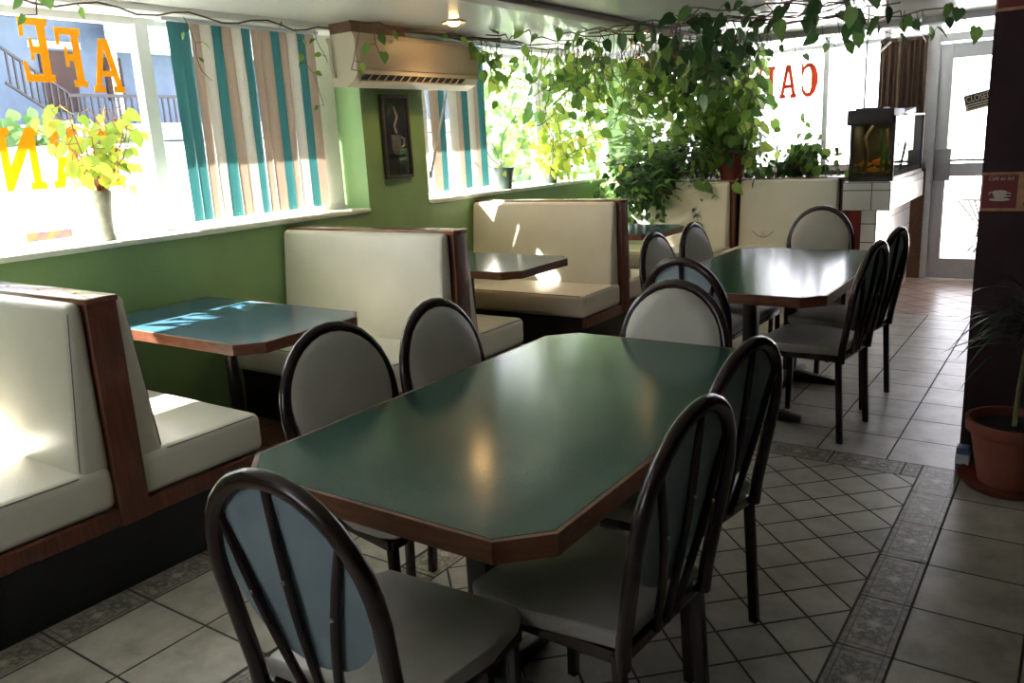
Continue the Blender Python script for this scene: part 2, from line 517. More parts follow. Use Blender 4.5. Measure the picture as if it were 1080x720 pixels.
# ---- left wall with its two window openings
wl = MB()
def wbox(x0, x1, y0, y1, z0, z1, m=0): wl.box((x0, y0, z0), (x1, y1, z1), m)
wbox(XG-.08, XW, -2.2, 9.1, -.02, SILL-.03)                 # below the sills
wbox(XG-.08, XW, -2.2, .70, SILL-.03, 2.7)
wbox(XG-.08, XW, 4.12, 4.75, SILL-.03, ZC+.02)
wbox(XG-.08, XW, .3, 4.12, 2.255, 2.7, 1)
wbox(XG-.08, XW, 4.12, 9.1, 2.25, 2.7, 1)
wbox(XG-.08, XW-.02, 8.02, 8.34, SILL-.03, 2.25)
struct(wl.build('wall_left', ['green_paint', 'white_paint']))

# ---- far wall: red below the window, door opening on the right
wf = MB()
wf.box((-4.35, YF-.02, -.02), (-1.32, YF+.14, 1.06), 0)
wf.box((-4.35, YF, 2.62), (2.6, YF+.14, 2.9), 1)
wf.box((-.20, YF, -.02), (2.6, YF+.14, 2.62), 2)
struct(wf.build('wall_far', ['red_paint', 'white_paint', 'dark_panel']))

# ---- right hand dark wall end with the coffee border, and the room behind the camera
wr = MB()
wr.box((-.375, 4.0, -.02), (2.6, 4.22, 2.7), 0)
struct(wr.build('wall_right', ['dark_panel']))
wn = MB(); wn.box((-4.4, -2.3, -.02), (2.7, -2.2, 1.1), 0); wn.box((-4.4, -2.3, 2.0), (2.7, -2.2, 2.7), 0)
wn.box((-4.4, -2.3, 1.1), (-2.3, -2.2, 2.0), 0); wn.box((-1.1, -2.3, 1.1), (2.7, -2.2, 2.0), 0)
struct(wn.build('wall_near', ['green_paint']))
we = MB(); we.box((2.6, -2.3, -.02), (2.7, 9.1, 2.7), 0)
struct(we.build('wall_side', ['dark_panel']))
ce = MB()
ce.box((-4.4, -2.3, ZC), (2.7, 7.55, ZC+.12), 0)
ce.box((-4.4, 7.5, ZC), (2.7, 7.6, 2.75), 0)
ce.box((-4.4, 7.5, 2.66), (2.7, 9.1, 2.75), 0)
struct(ce.build('ceiling', ['ceiling_gloss']))
bm_ = MB(); bm_.box((-2.86, 2.0, ZC-.035), (-2.72, 7.5, ZC), 0, .006)
struct(bm_.build('trim_1', ['beam_brown']))
bm_ = MB(); bm_.box((-4.05, 7.44, ZC-.05), (2.6, 7.62, ZC+.02), 0, .006)
struct(bm_.build('trim_2', ['grey_metal']))

# ---- window 1 (street side, bare pane then blinds)
def window(name, x, y0, y1, z0, z1, muls, fw=.05, extra=None):
    f = MB()
    f.box((x-.03, y0, z0), (x+.03, y1, z0+fw)); f.box((x-.03, y0, z1-fw), (x+.03, y1, z1))
    for a, b in muls: f.box((x-.035, a, z0), (x+.035, b, z1))
    root = struct(f.build(name, ['white_paint']))
    p = MB()
    p.box((x-.003, y0, z0), (x+.003, y1, z1))
    p.build('pane', ['window_glass'], root)
    s = MB(); s.box((x+.03, y0, SILL-.03), (XW+.015, y1, SILL), 0, .008)
    s.build('window_sill', ['sill_paint'], root)
    return root
mat('sill_paint', (.62, .66, .56), .45, var=.06)
w1 = window('window_1', XG, .70, 4.12, SILL-.01, 2.255, ((.70, .76), (2.70, 2.775), (3.87, 4.10)), .035)
w2 = window('window_2', XG, 4.75, 8.02, SILL-.01, 2.25, ((4.75, 4.80), (6.60, 6.80), (7.96, 8.02)), .035)

f = MB()
for z0, z1 in ((1.1, 1.15), (1.95, 2.0)): f.box((-2.3, -2.28, z0), (-1.1, -2.22, z1))
for a in (-2.3, -1.725, -1.15): f.box((a, -2.28, 1.15), (a+.05, -2.22, 1.95))
w4 = struct(f.build('window_added', ['alu_white']))  # unseen window added behind the camera to light the front chairs
p = MB(); p.box((-2.27, -2.253, 1.13), (-1.12, -2.247, 1.97)); p.build('pane', ['window_glass'], w4)

# ---- far window (3 panes); transom glazing above is added for brightness
f = MB()
for z0, z1 in ((1.06, 1.12), (2.25, 2.29), (2.60, 2.64)): f.box((-4.25, YF-.03, z0), (-1.30, YF+.05, z1))
for a, b in ((-4.25, -4.18), (-2.29, -2.24), (-1.90, -1.885), (-1.74, -1.68), (-1.36, -1.30)): f.box((a, YF-.03, 1.06), (b, YF+.05, 2.64))
w3 = struct(f.build('window_3', ['alu_white']))
p = MB(); p.box((-4.2, YF+.01, 1.1), (-1.32, YF+.016, 2.62)); p.build('pane', ['window_glass'], w3)
s = MB(); s.box((-4.2, YF-.16, 1.045), (-1.34, YF-.02, 1.065), 0, .005); s.build('window_sill', ['red_paint'], w3)

# ---- door
DX0, DX1 = -1.247, -.29
d = MB()
yd0, yd1 = YF-.02, YF+.03
d.box((DX0, yd0, .004), (DX0+.11, yd1, 2.18), 0, .004); d.box((DX1-.11, yd0, .004), (DX1, yd1, 2.18), 0, .004)
d.box((DX0+.11, yd0, 2.05), (DX1-.11, yd1, 2.18)); d.box((DX0+.11, yd0, .004), (DX1-.11, yd1, .20))
d.box((DX0+.11, yd0, .98), (DX1-.11, yd1, 1.10))
door = struct(d.build('door_1', ['alu_white']))
p = MB(); p.box((DX0+.11, YF, .20), (DX1-.11, YF+.006, .98)).box((DX0+.11, YF, 1.10), (DX1-.11, YF+.006, 2.05)); p.build('pane', ['window_glass'], door)
p = MB(); p.box((DX0+.015, yd0-.012, .94), (DX0+.15, yd0, 1.24), 0, .004); p.build('push_plate', ['grey_metal'], door)
p = MB(); p.tube([(DX0+.13, yd0-.03, 1.13), (DX1-.12, yd0-.03, 1.13)], .012); p.build('push_bar', ['grey_metal'], door)
fr = MB()
fr.box((-1.30, YF-.06, 0), (-1.245, YF+.06, 2.64)); fr.box((-1.30, YF-.05, 2.20), (-.22, YF+.05, 2.27)); fr.box((-.29, YF-.05, 0), (-.2, YF+.05, 2.64))
fr.box((-1.3, YF-.03, 2.60), (-.2, YF+.05, 2.64))
fr_o = struct(fr.build('trim_3', ['alu_white']))
p = MB(); p.box((-1.25, YF+.01, 2.27), (-.24, YF+.016, 2.61)); p.build('pane', ['window_glass'], fr_o)  # overdoor glazing, likewise added to brighten the back
p = MB(); p.box((-1.60, YF-.045, 0), (-1.30, YF-.02, 1.06)); struct(p.build('trim_4', ['brown_board']))

# ================================================================== BOOTHS
XB = -2.75
def booth(yc, label, sides=(-1, 1), x0=XW+.005, x1=XB, ztop=1.07):
    t = thing('booth_bench', (x0, yc, 0), label, 'booth bench', group='cream vinyl booths')
    w = x1-x0
    MB().box((0.02, -.045, .25), (w-.012, .045, ztop-.02)).build('backrest_core', ['trim_wood'], t)
    MB().box((w-.012, -.055, .24), (w+.012, .055, ztop-.005), 0, .004).build('end_post', ['trim_wood'], t)
    c = MB().box((0, -.06, ztop-.022), (w+.018, .06, ztop), 0, .005)
    cap = c.build('top_cap', ['cap_wood'], t)
    for i in range(5):
        MB().lathe([(.009, 0), (.009, .0015), (.004, .002)], (w*(.12+.19*i), 0, ztop), seg=8).build('screw_plug', ['seam_dark'], cap)
    for s in sides:
        b = MB()
        a0, a1 = s*.047, s*.155
        bot = [(0.005, a0, .44), (w-.02, a0, .44), (w-.02, s*.165, .44), (0.005, s*.165, .44)]
        top = [(0.005, a0, ztop-.012), (w-.02, a0, ztop-.012), (w-.02, s*.105, ztop-.012), (0.005, s*.105, ztop-.012)]
        b.hexa(bot, top, 0, .028, 4)
        bc = b.build('back_cushion', ['cream_vinyl'], t)
        MB().tube([(w-.028, s*.1555, .475), (w-.028, s*.0995, ztop-.045)], .0018, seg=6).build('seam', ['seam_dark'], bc)
        q = MB()
        q.box((0.005, min(s*.05, s*.60), .305), (w-.004, max(s*.05, s*.60), .470), 0, .035, 4)
        sc = q.build('seat_cushion', ['cream_vinyl'], t)
        q = MB()
        q.tube([(w-.0145, s*.17, .4595), (w-.0145, s*.565, .4595)], .003, seg=6)
        q.tube([(.03, s*.5895, .4595), (w-.035, s*.5895, .4595)], .003, seg=6)
        q.build('seam', ['seam_dark'], sc)
        MB().box((w-.03, min(s*.055, s*.585), .24), (w+.006, max(s*.055, s*.585), .306), 0, .005).build('seat_rail', ['trim_wood'], t)
        MB().box((0.01, min(s*.0, s*.52), 0), (w-.002, max(s*.0, s*.52), .30)).build('toe_kick', ['toe_black'], t)
    return t
booth(1.455, 'cream vinyl double booth bench nearest the camera, below the lettered window')
booth(3.44, 'cream vinyl double booth bench between the two nearest booth tables')
booth(5.36, 'cream vinyl double booth bench with sun patches on its back, before the leaves')
booth(7.46, 'cream booth bench against the plant ledge, its left end overhung by dark leaves', sides=(-1,), x1=-2.68)
b5 = booth(7.62, 'cream bench with a torn smile-shaped mark on its back, behind the far long table', sides=(-1,), x0=-2.655, x1=-1.76)
tear = MB()
pts = [(.145+.19*(i/10), -.168+.0*i, .60-.055*math.sin(PI*i/10)) for i in range(11)]
tear.tube(pts, .004, seg=5)
tear.tube([(.225, -.168, .548), (.24, -.168, .60), (.255, -.168, .548)], .004, seg=5)
to = tear.build('tear_mark', ['seam_dark'], b5)
for v in to.data.vertices:      # follow the slope of the cushion
    v.co.y = -(.165-(v.co.z-.44)/(1.058-.44)*.06)-.0005

# plant ledge behind the two far benches
lg = MB().box((XW+.003, 7.52, 0), (-2.70, 8.0, 1.04)).box((-2.70, 7.68, 0), (-1.80, 8.0, 1.04))
lg.box((XW+.003, 7.51, 1.04), (-2.70, 8.02, 1.065), 0, .004).box((-2.70, 7.67, 1.04), (-1.78, 8.02, 1.065), 0, .004)
struct(lg.build('trim_5', ['red_paint']))

# ================================================================== TABLES
def octo(x0, x1, y0, y1, c): return [(x0+c, y0), (x1-c, y0), (x1, y0+c), (x1, y1-c), (x1-c, y1), (x0+c, y1), (x0, y1-c), (x0, y0+c)]
def ring_shape(mb, outer, inner, z0, z1, m=0):
    n = len(outer)
    for i in range(n):
        j = (i+1) % n
        a, b, c, d = outer[i], outer[j], inner[j], inner[i]
        mb.poly([(*a, z1), (*b, z1), (*c, z1), (*d, z1)], m); mb.poly([(*a, z0), (*d, z0), (*c, z0), (*b, z0)], m)
        mb.poly([(*a, z0), (*b, z0), (*b, z1), (*a, z1)], m); mb.poly([(*c, z0), (*d, z0), (*d, z1), (*c, z1)], m)
def pedestal(t, x, y, ztop, cross=True, lx=.28, ly=.28):
    c = MB().box((x-.035, y-.035, .05), (x+.035, y+.035, ztop-.02), 0, .006)
    c.box((x-.14, y-.14, ztop-.025), (x+.14, y+.14, ztop-.004), 0, .004)
    c.build('column', ['black_metal'], t)
    b = MB()
    for dx, dy in ((1, 0), (-1, 0), (0, 1), (0, -1)):
        e = Vector((x+dx*lx, y+dy*ly, 0)); w = .032
        s_ = Vector((-dy, dx, 0))*w; k = Vector((x, y, 0))
        b.hexa([k+s_, e+s_*.8, e-s_*.8, k-s_], [k+s_+Vector((0, 0, .075)), e+s_*.6+Vector((0, 0, .032)), e-s_*.6+Vector((0, 0, .032)), k-s_+Vector((0, 0, .075))], 0, .006)
    b.build('foot', ['black_metal'], t)
    g = MB()
    for dx, dy in ((1, 0), (-1, 0), (0, 1), (0, -1)):
        g.lathe([(.016, 0), (.018, .008), (.012, .014)], (x+dx*(lx-.01), y+dy*(ly-.01), -.0), seg=10)
    # levelling glides sit inside the foot ends
    return c
def long_table(x0, x1, y0, y1, label, lam='laminate_green', c=.095):
    cx, cy = (x0+x1)/2, (y0+y1)/2
    t = thing('dining_table', (cx, cy, 0), label, 'table', group='long green octagonal tables')
    a, b = (x1-x0)/2, (y1-y0)/2
    top = MB().prism(octo(-a+.012, a-.012, -b+.012, b-.012, c-.004), .705, .7505)
    top.build('tabletop', [lam], t)
    e = MB(); ring_shape(e, octo(-a, a, -b, b, c), octo(-a+.0118, a-.0118, -b+.0118, b-.0118, c-.004), .700, .7495)
    e.build('edge_band', ['table_edge_wood'], t)
    pedestal(t, 0, -b*.46, .705); pedestal(t, 0, b*.46, .705)
    return t
long_table(-1.735, -.805, 1.165, 2.785, 'long dark green table with clipped corners and wooden edge in the foreground')
long_table(-1.88, -.945, 3.77, 5.37, 'far long green table reflecting bright windows, in front of the torn bench')
def booth_table(yc, label, lam='laminate_teal'):
    t = thing('booth_table', (XW+.008, yc, 0), label, 'table', group='wall-mounted booth tables')
    w, h, c = 1.27, .36, .095
    o_ = [(0, -h), (w-c, -h), (w, -h+c), (w, h-c), (w-c, h), (0, h)]
    i_ = [(0.011, -h+.011), (w-c-.004, -h+.011), (w-.011, -h+c+.004), (w-.011, h-c-.004), (w-c-.004, h-.011), (0.011, h-.011)]
    MB().prism(i_, .708, .7505).build('tabletop', [lam], t)
    e = MB(); ring_shape(e, o_, i_, .703, .7495); e.build('edge_band', ['table_edge_wood'], t)
    MB().lathe([(.034, .02), (.034, .70)], (w-.62, 0, 0), seg=20).build('pedestal', ['black_metal'], t)
    b = MB().lathe([(.15, 0), (.15, .008), (.05, .03)], (w-.62, 0, 0), seg=24); b.build('base_plate', ['black_metal'], t)
    m = MB().box((w-.74, -.1, .69), (w-.50, .1, .706)); m.build('mounting_plate', ['black_metal'], t)
    return t
booth_table(2.40, 'blue green booth table with dappled sun spots, beside the nearest booth')
booth_table(4.33, 'blue green booth table between the middle booth and the sun-patched booth')
booth_table(6.25, 'small looking far booth table beyond the sun-patched booth')

# ================================================================== CHAIRS
def chair_proto():
    t = thing('dining_chair', (0, 0, 0), None, 'chair', group='brown bentwood-back vinyl chairs')
    def sq(mb, a, b, w=.014): mb.tube([a, b], w*1.35, seg=4)
    ZS = .435
    # hoop back: a flattened bent tube rising from the seat frame
    h = MB(); pts = []
    def hp(x, z): return (x, -.205-.085*max(0, (z-.44))/.5, z)
    for i in range(5): pts.append(hp(-.192-.016*i/4, ZS-.03+(.70-ZS+.03)*i/4))
    for i in range(1, 16):
        a = PI-PI*i/16; pts.append(hp(.208*math.cos(a), .70+.255*math.sin(a)**.95))
    for i in range(5): pts.append(hp(.208-.016*i/4, .70-(.70-ZS+.03)*i/4))
    h.tube(pts, .0205, seg=12, sy=.85)
    h.build('hoop_frame', ['chair_brown'], t)
    sp = []
    for bx, tx in ((-.045, -.155), (0, 0), (.045, .155)):
        m = MB(); q = []
        zt = .70+.245*math.sqrt(max(0, 1-(tx/.208)**2))
        for i in range(9):
            u = i/8; z = ZS-.015+(zt-ZS+.01)*u
            x = bx+(tx-bx)*(u**1.25)
            p_ = hp(x, z); q.append((p_[0], p_[1]-.012*math.sin(PI*u), z))
        m.tube(q, .0105, seg=8)
        o_ = m.build('spindle', ['chair_brown'], t); sp.append((o_, q))
    for o_, q in sp:
        m = MB(); p_ = Vector(q[5]); m.lathe([(.0055, 0), (.004, .004), (.001, .005)], (0, 0, 0), seg=8)
        m.v = [(p_.x+x, p_.y-.010-z, p_.z+y) for x, y, z in m.v]
        m.build('screw', ['screw'], o_)
    # padded oval
    pd = MB(); rings = []
    n = 32
    for k, (sc, dy) in enumerate(((.90, -.004), (1.0, .004), (1.0, .014), (.93, .024), (.70, .031), (.35, .034))):
        b = len(pd.v)
        for i in range(n):
            a = 2*PI*i/n
            x = .193*sc*math.cos(a); zz = math.sin(a)
            z = .735+.208*sc*zz
            y0 = hp(0, z)[1]
            pd.v.append((x, y0+.004+dy, z))
        rings.append(b)
    for r_ in range(len(rings)-1):
        for i in range(n): pd.face((rings[r_]+i, rings[r_+1]+i, rings[r_+1]+(i+1) % n, rings[r_]+(i+1) % n), 1 if r_ == 0 else 0, None, True)
    pd.face([rings[-1]+i for i in range(n)][::-1], 0, None, True); pd.face([rings[0]+i for i in range(n)], 1)
    pd.build('back_pad', ['pad_vinyl', 'pad_back'], t)
    # seat cushion: waisted, crowned
    bm = bmesh.new()
    prof = [(-.19, -.20), (.19, -.20), (.222, .06), (.222, .175), (.195, .225), (-.195, .225), (-.222, .175), (-.222, .06)]
    vb = [bm.verts.new((x*.985, y*.985, ZS)) for x, y in prof]; vt = [bm.verts.new((x, y, ZS+.045)) for x, y in prof]
    bm.faces.new(vb[::-1]); bm.faces.new(vt)
    for i in range(8): bm.faces.new((vb[i], vb[(i+1) % 8], vt[(i+1) % 8], vt[i]))
    bmesh.ops.bevel(bm, geom=list(bm.edges), offset=.018, segments=3, profile=.5, affect='EDGES')
    s_ = MB(); s_.bm(bm, 0, True); s_.build('seat', ['seat_vinyl'], t)
    f = MB()
    f.box((-.185, -.205, ZS-.03), (.185, -.180, ZS), 0, .003); f.box((-.20, .185, ZS-.03), (.20, .21, ZS), 0, .003)
    f.hexa([(-.19, -.2, ZS-.03), (-.168, -.2, ZS-.03), (-.185, .2, ZS-.03), (-.208, .2, ZS-.03)], [(-.19, -.2, ZS), (-.168, -.2, ZS), (-.185, .2, ZS), (-.208, .2, ZS)])
    f.hexa([(.168, -.2, ZS-.03), (.19, -.2, ZS-.03), (.208, .2, ZS-.03), (.185, .2, ZS-.03)], [(.168, -.2, ZS), (.19, -.2, ZS), (.208, .2, ZS), (.185, .2, ZS)])
    f.build('seat_frame', ['chair_brown'], t)
    for sx in (-1, 1):
        for y0, y1 in ((-.19, -.215), (.19, .20)):
            m = MB(); x0, x1 = sx*.185, sx*.19; w = .0135
            m.hexa([(x1-w, y1-w, 0), (x1+w, y1-w, 0), (x1+w, y1+w, 0), (x1-w, y1+w, 0)], [(x0-w, y0-w, ZS-.005), (x0+w, y0-w, ZS-.005), (x0+w, y0+w, ZS-.005), (x0-w, y0+w, ZS-.005)], 0, .003)
            m.build('leg', ['chair_brown'], t)
    return t
CH = [
 (-1.165, 1.135, 3, 'chair at the near end of the front table, seen from behind'),
 (-.915, 1.575, 86, 'nearer chair on the right side of the front table'),
 (-.985, 2.14, 81, 'farther chair on the right side of the front table'),
 (-1.70, 1.74, -98, 'nearer chair on the left side of the front table'),
 (-1.63, 2.22, -91, 'farther chair on the left side of the front table'),
 (-1.25, 2.57, 180, 'chair at the far end of the front table, pad facing camera'),
 (-1.44, 3.70, -6, 'chair at the near end of the far table, mostly hidden'),
 (-1.72, 4.28, -91, 'nearer chair on the left side of the far table'),
 (-1.70, 4.78, -92, 'farther chair on the left side of the far table'),
 (-1.50, 5.62, 180, 'chair at the far end of the far table, mirrored in its top'),
 (-1.08, 4.18, 84, 'nearer chair on the right side of the far table'),
 (-1.09, 4.75, 82, 'farther chair on the right side of the far table'),
]
proto = chair_proto()
for i, (x, y, a, lab) in enumerate(CH):
    o = proto if i == 0 else copy_tree(proto)
    o.location = (x, y, 0); o.rotation_euler = (0, 0, R(a)); o['label'] = 'hoop-backed ' + lab

# ================================================================== AIR CONDITIONER
t = thing('air_conditioner', (XW, 4.53, 1.90), 'cream wall-mounted split air conditioner above the framed picture', 'air conditioner')
h = .635
prof = [(0, .01), (.10, 0), (.185, .035), (.215, .075), (.215, .29), (.195, .325), (0, .325)]
b = MB()
ptsL = [(x, -h, z) for x, z in prof]
b.extrude(ptsL, (0, 2*h, 0)); b.build('housing', ['ac_cream'], t)
b = MB(); b.hexa([(.2155, -h+.03, .105), (.222, -h+.03, .105), (.222, h-.02, .105), (.2155, h-.02, .105)], [(.2155, -h+.03, .295), (.222, -h+.03, .295), (.222, h-.02, .295), (.2155, h-.02, .295)], 0, .002)
b.build('front_panel', ['ac_front'], t)
b = MB(); b.poly([(.196, -h+.05, .0425), (.196, h-.16, .0425), (.2185, h-.16, .0735), (.2185, -h+.05, .0735)])
b.build('outlet_slot', ['ac_dark'], t)
for i in range(14):
    y = -h+.10+i*.075
    b = MB(); b.hexa([(.19, y, .035), (.205, y, .035), (.205, y+.01, .035), (.19, y+.01, .035)], [(.212, y+.03, .076), (.222, y+.03, .076), (.222, y+.04, .076), (.212, y+.04, .076)])
    b.build('vane', ['ac_cream'], t)
b = MB(); b.hexa([(.165, -h+.05, .016), (.205, -h+.05, .030), (.205, h-.16, .030), (.165, h-.16, .016)], [(.163, -h+.05, .021), (.207, -h+.05, .036), (.207, h-.16, .036), (.163, h-.16, .021)])
b.build('louver', ['ac_cream'], t)
b = MB().tube([(.03, -h-.01, .06), (.02, -h-.02, .12), (.02, -h-.02, .26), (0, -h-.02, .3)], .012); b.build('drain_pipe', ['ac_cream'], t)
b = MB().box((XW, 3.90, 2.225), (XW+.19, 4.40, ZC)); tag(b.build('mounting_board', ['brown_board']), 'brown board boxed between air conditioner and ceiling', 'board')
b = MB().box((XW+.002, 4.42, 2.228), (XW+.15, 6.0, 2.27), 0, .004); tag(b.build('metal_rail', ['silver_sheet']), 'shiny silver rail running above the air conditioner toward the leaves', 'rail')
struct  # setting done
wand = MB().tube([(XW+.02, 4.765, 1.30), (XW+.035, 5.0, 1.90)], .008, seg=8)
wand.lathe([(.011, 0), (.011, .05)], (XW+.02, 4.765, 1.28), seg=8)
tag(wand.build('blind_wand', ['grey_metal']), 'thin grey control stick leaning across the window below the air conditioner', 'stick')

# ================================================================== PICTURE
t = thing('framed_picture', (XW, 4.43, 1.30), 'tall narrow dark framed picture of a cup on green wall', 'picture')
b = MB()
w, hh, e = .14, .57, .022
for lo, hi in (((0, -w, 0), (.03, w, e)), ((0, -w, hh-e), (.03, w, hh)), ((0, -w, e), (.03, -w+e, hh-e)), ((0, w-e, e), (.03, w, hh-e))): b.box(lo, hi, 0, .004)
b.build('frame', ['frame_dark'], t)
b = MB().box((0.002, -w+e, e), (.014, w-e, hh-e)); art = b.build('print', ['art_dark'], t)
b = MB()
def fcurve(mb, pts, x=.0155, m=0): mb.poly([(x, y, z) for y, z in pts], m)
fcurve(b, [(-.055, .30), (.045, .30), (.04, .20), (.02, .165), (-.03, .165), (-.05, .20)])
b.tube([(.0155, .045, .285), (.0155, .075, .27), (.0155, .07, .225), (.0155, .04, .21)], .006, seg=6)
b.lathe([(.08, 0), (.08, .001)], (.0, 0, 0), seg=20); n0 = len(b.v)-40
for i in range(n0, n0+40): x, y, z = b.v[i]; b.v[i] = (.0150, y*1.0-.005, .155+x*.18)
b.tube([(.0155, 0, .31), (.0155, -.02, .36), (.0155, .015, .42), (.0155, -.01, .49)], .009, seg=6)
b.build('cup_motif', ['art_smoke'], art)
g = MB().box((.016, -w+e, e), (.018, w-e, hh-e)); g.build('glazing', ['window_glass'], t)

# ================================================================== VERTICAL BLINDS
def blinds(x, y0, y1, seq, zt, zb, label, name='vertical_blind', ang=28, wid=.089, gap=0):
    t = thing(name, (x, y0, zb), label, 'blinds', group='striped vertical blinds')
    hgt = zt-zb
    MB().box((-.03, -.05, hgt), (.03, y1-y0+.03, hgt+.045), 0, .004).build('head_rail', ['alu_white'], t)
    n = len(seq)
    for i, k in enumerate(seq):
        y = (y1-y0)*(i+.5)/n
        a = R(ang+random.uniform(-16, 16)); wv = wid*.5; a2 = a+R(random.uniform(-14, 6))
        if k == ' ': continue
        m = MB(); cols = 6
        dx = random.uniform(-.008, .008)
        base = len(m.v)
        for zz in (0.012, hgt):
            aa = a2 if zz < .1 else a
            for c in range(cols+1):
                u = -1+2*c/cols
                bow = .008*(1-u*u)
                m.v.append((math.sin(aa)*u*wv+math.cos(aa)*bow+(dx if zz < .1 else 0), y+math.cos(aa)*u*wv-math.sin(aa)*bow, zz))
        for c in range(cols): m.face((base+c, base+c+1, base+cols+2+c, base+cols+1+c), 0, None, True)
        so = m.build('slat', [{'T': 'blind_teal', 'C': 'blind_cream', 'B': 'blind_tan'}[k]], t)
        h_ = MB().lathe([(.006, 0), (.006, .002)], (dx+math.cos(a)*.012, y-math.sin(a)*.012, .03), seg=8)
        h_.build('bottom_weight', ['screw'], so)
    return t
blinds(-4.17, 2.83, 3.86, 'TTBCTBCTBBTBCTB', 2.235, 1.15, 'teal, cream and tan vertical blind beside the lettered street window', ang=5, wid=.076)
blinds(-4.17, 4.84, 5.66, 'C BT CBTCBT', 2.225, 1.15, 'teal, cream and tan vertical blind below the right end of the air conditioner', ang=10, wid=.080)

# ================================================================== WINDOW LETTERING
GL = {  # block serif outlines on a 1 x 1 box: list of polygons
 'A': [[(0, 0), (.36, 0), (.36, .12), (.27, .12), (.33, .30), (.50, .80), (.50, 1), (.36, 1), (.07, .12), (0, .12)],
       [(.64, 0), (1, 0), (1, .12), (.93, .12), (.64, 1), (.50, 1), (.50, .80), (.67, .30), (.73, .12), (.64, .12)],
       [(.335, .30), (.665, .30), (.63, .41), (.37, .41)]],
 'F': [[(0, 0), (.5, 0), (.5, .12), (.38, .12), (.38, .44), (.58, .44), (.58, .34), (.70, .34), (.70, .68), (.58, .68), (.58, .56), (.38, .56), (.38, .88), (.78, .88), (.84, .70), (.96, .70), (.96, 1), (0, 1), (0, .88), (.1, .88), (.1, .12), (0, .12)]],
 'E': [[(0, 0), (.98, 0), (1, .32), (.88, .32), (.80, .12), (.38, .12), (.38, .44), (.58, .44), (.58, .34), (.70, .34), (.70, .68), (.58, .68), (.58, .56), (.38, .56), (.38, .88), (.78, .88), (.84, .70), (.96, .70), (.96, 1), (0, 1), (0, .88), (.1, .88), (.1, .12), (0, .12)]],
 'N': [[(0, 0), (.36, 0), (.36, .12), (.28, .12), (.28, .66), (.76, 0), (.90, 0), (.90, .88), (1, .88), (1, 1), (.64, 1), (.64, .88), (.72, .88), (.72, .40), (.28, 1), (0, 1), (0, .88), (.1, .88), (.1, .12), (0, .12)]],
 'R': [[(0, 0), (.46, 0), (.46, .12), (.38, .12), (.38, .88), (.38, 1), (0, 1), (0, .88), (.1, .88), (.1, .12), (0, .12)],
       [(.38, .42), (.48, .42), (.66, 0), (1, 0), (1, .12), (.90, .12), (.76, .46), (.62, .52), (.38, .52)],
       [(.62, .52), (.76, .46), (.90, .58), (.93, .76), (.84, .93), (.64, 1), (.38, 1), (.38, .89), (.58, .89), (.66, .80), (.66, .64)]],
 'C': [[(.95, .30), (.86, .12), (.66, 0), (.38, 0), (.14, .14), (.0, .40), (.0, .62), (.14, .88), (.38, 1), (.64, 1), (.82, .90), (.86, 1), (.96, 1), (.96, .66), (.84, .66), (.76, .82), (.58, .88), (.48, .86), (.38, .70), (.37, .32), (.46, .14), (.60, .12), (.76, .20), (.84, .36)]],
}
def glyph(ch, place, thick, m='letter_yellow', parent=None, outline='letter_outline', og=.0):
    mb = MB()
    for poly in GL[ch]: mb.extrude([place(u, v) for u, v in poly], thick, 0)
    o_ = mb.build('letter', [m], parent)
    return o_
def lettering(name, label, spec, x, mcol):
    """spec: (char, y of its left as read from inside, width, z, height); mirrored because it is read from the street"""
    t = thing(name, (x, spec[0][1], spec[0][3]), label, 'window lettering')
    for ch, y, w, z, h in spec:
        y -= t.location.y; z -= t.location.z
        glyph(ch, lambda u, v: (0, y+w*(1-u), z+h*v), (.0012, 0, 0), mcol, t)
    return t
xl = XG+.004
lettering('window_lettering', 'yellow reversed serif letters A F E across the top of the street window',
          [('E', 2.105, .145, 1.915, .30), ('F', 2.275, .135, 1.895, .285), ('A', 2.44, .17, 1.87, .27), ('E', 1.90, .15, 1.93, .29)][:3] , xl, 'letter_yellow')
lettering('window_lettering', 'yellow reversed serif letters E R N low on the street window behind the plant',
          [('N', 1.90, .215, 1.40, .30), ('R', 2.15, .16, 1.40, .295), ('E', 2.36, .16, 1.39, .29)], xl, 'letter_yellow')
t = thing('window_lettering', (-2.36, YF+.004, 1.80), 'orange reversed letters C A F on the far window beside the leaves', 'window lettering')
for ch, xr in (('C', 0.01), ('A', -.20), ('F', -.42)):
    glyph(ch, lambda u, v: (xr-.175*u, 0, .33*v), (0, -.003, 0), 'letter_orange', t)

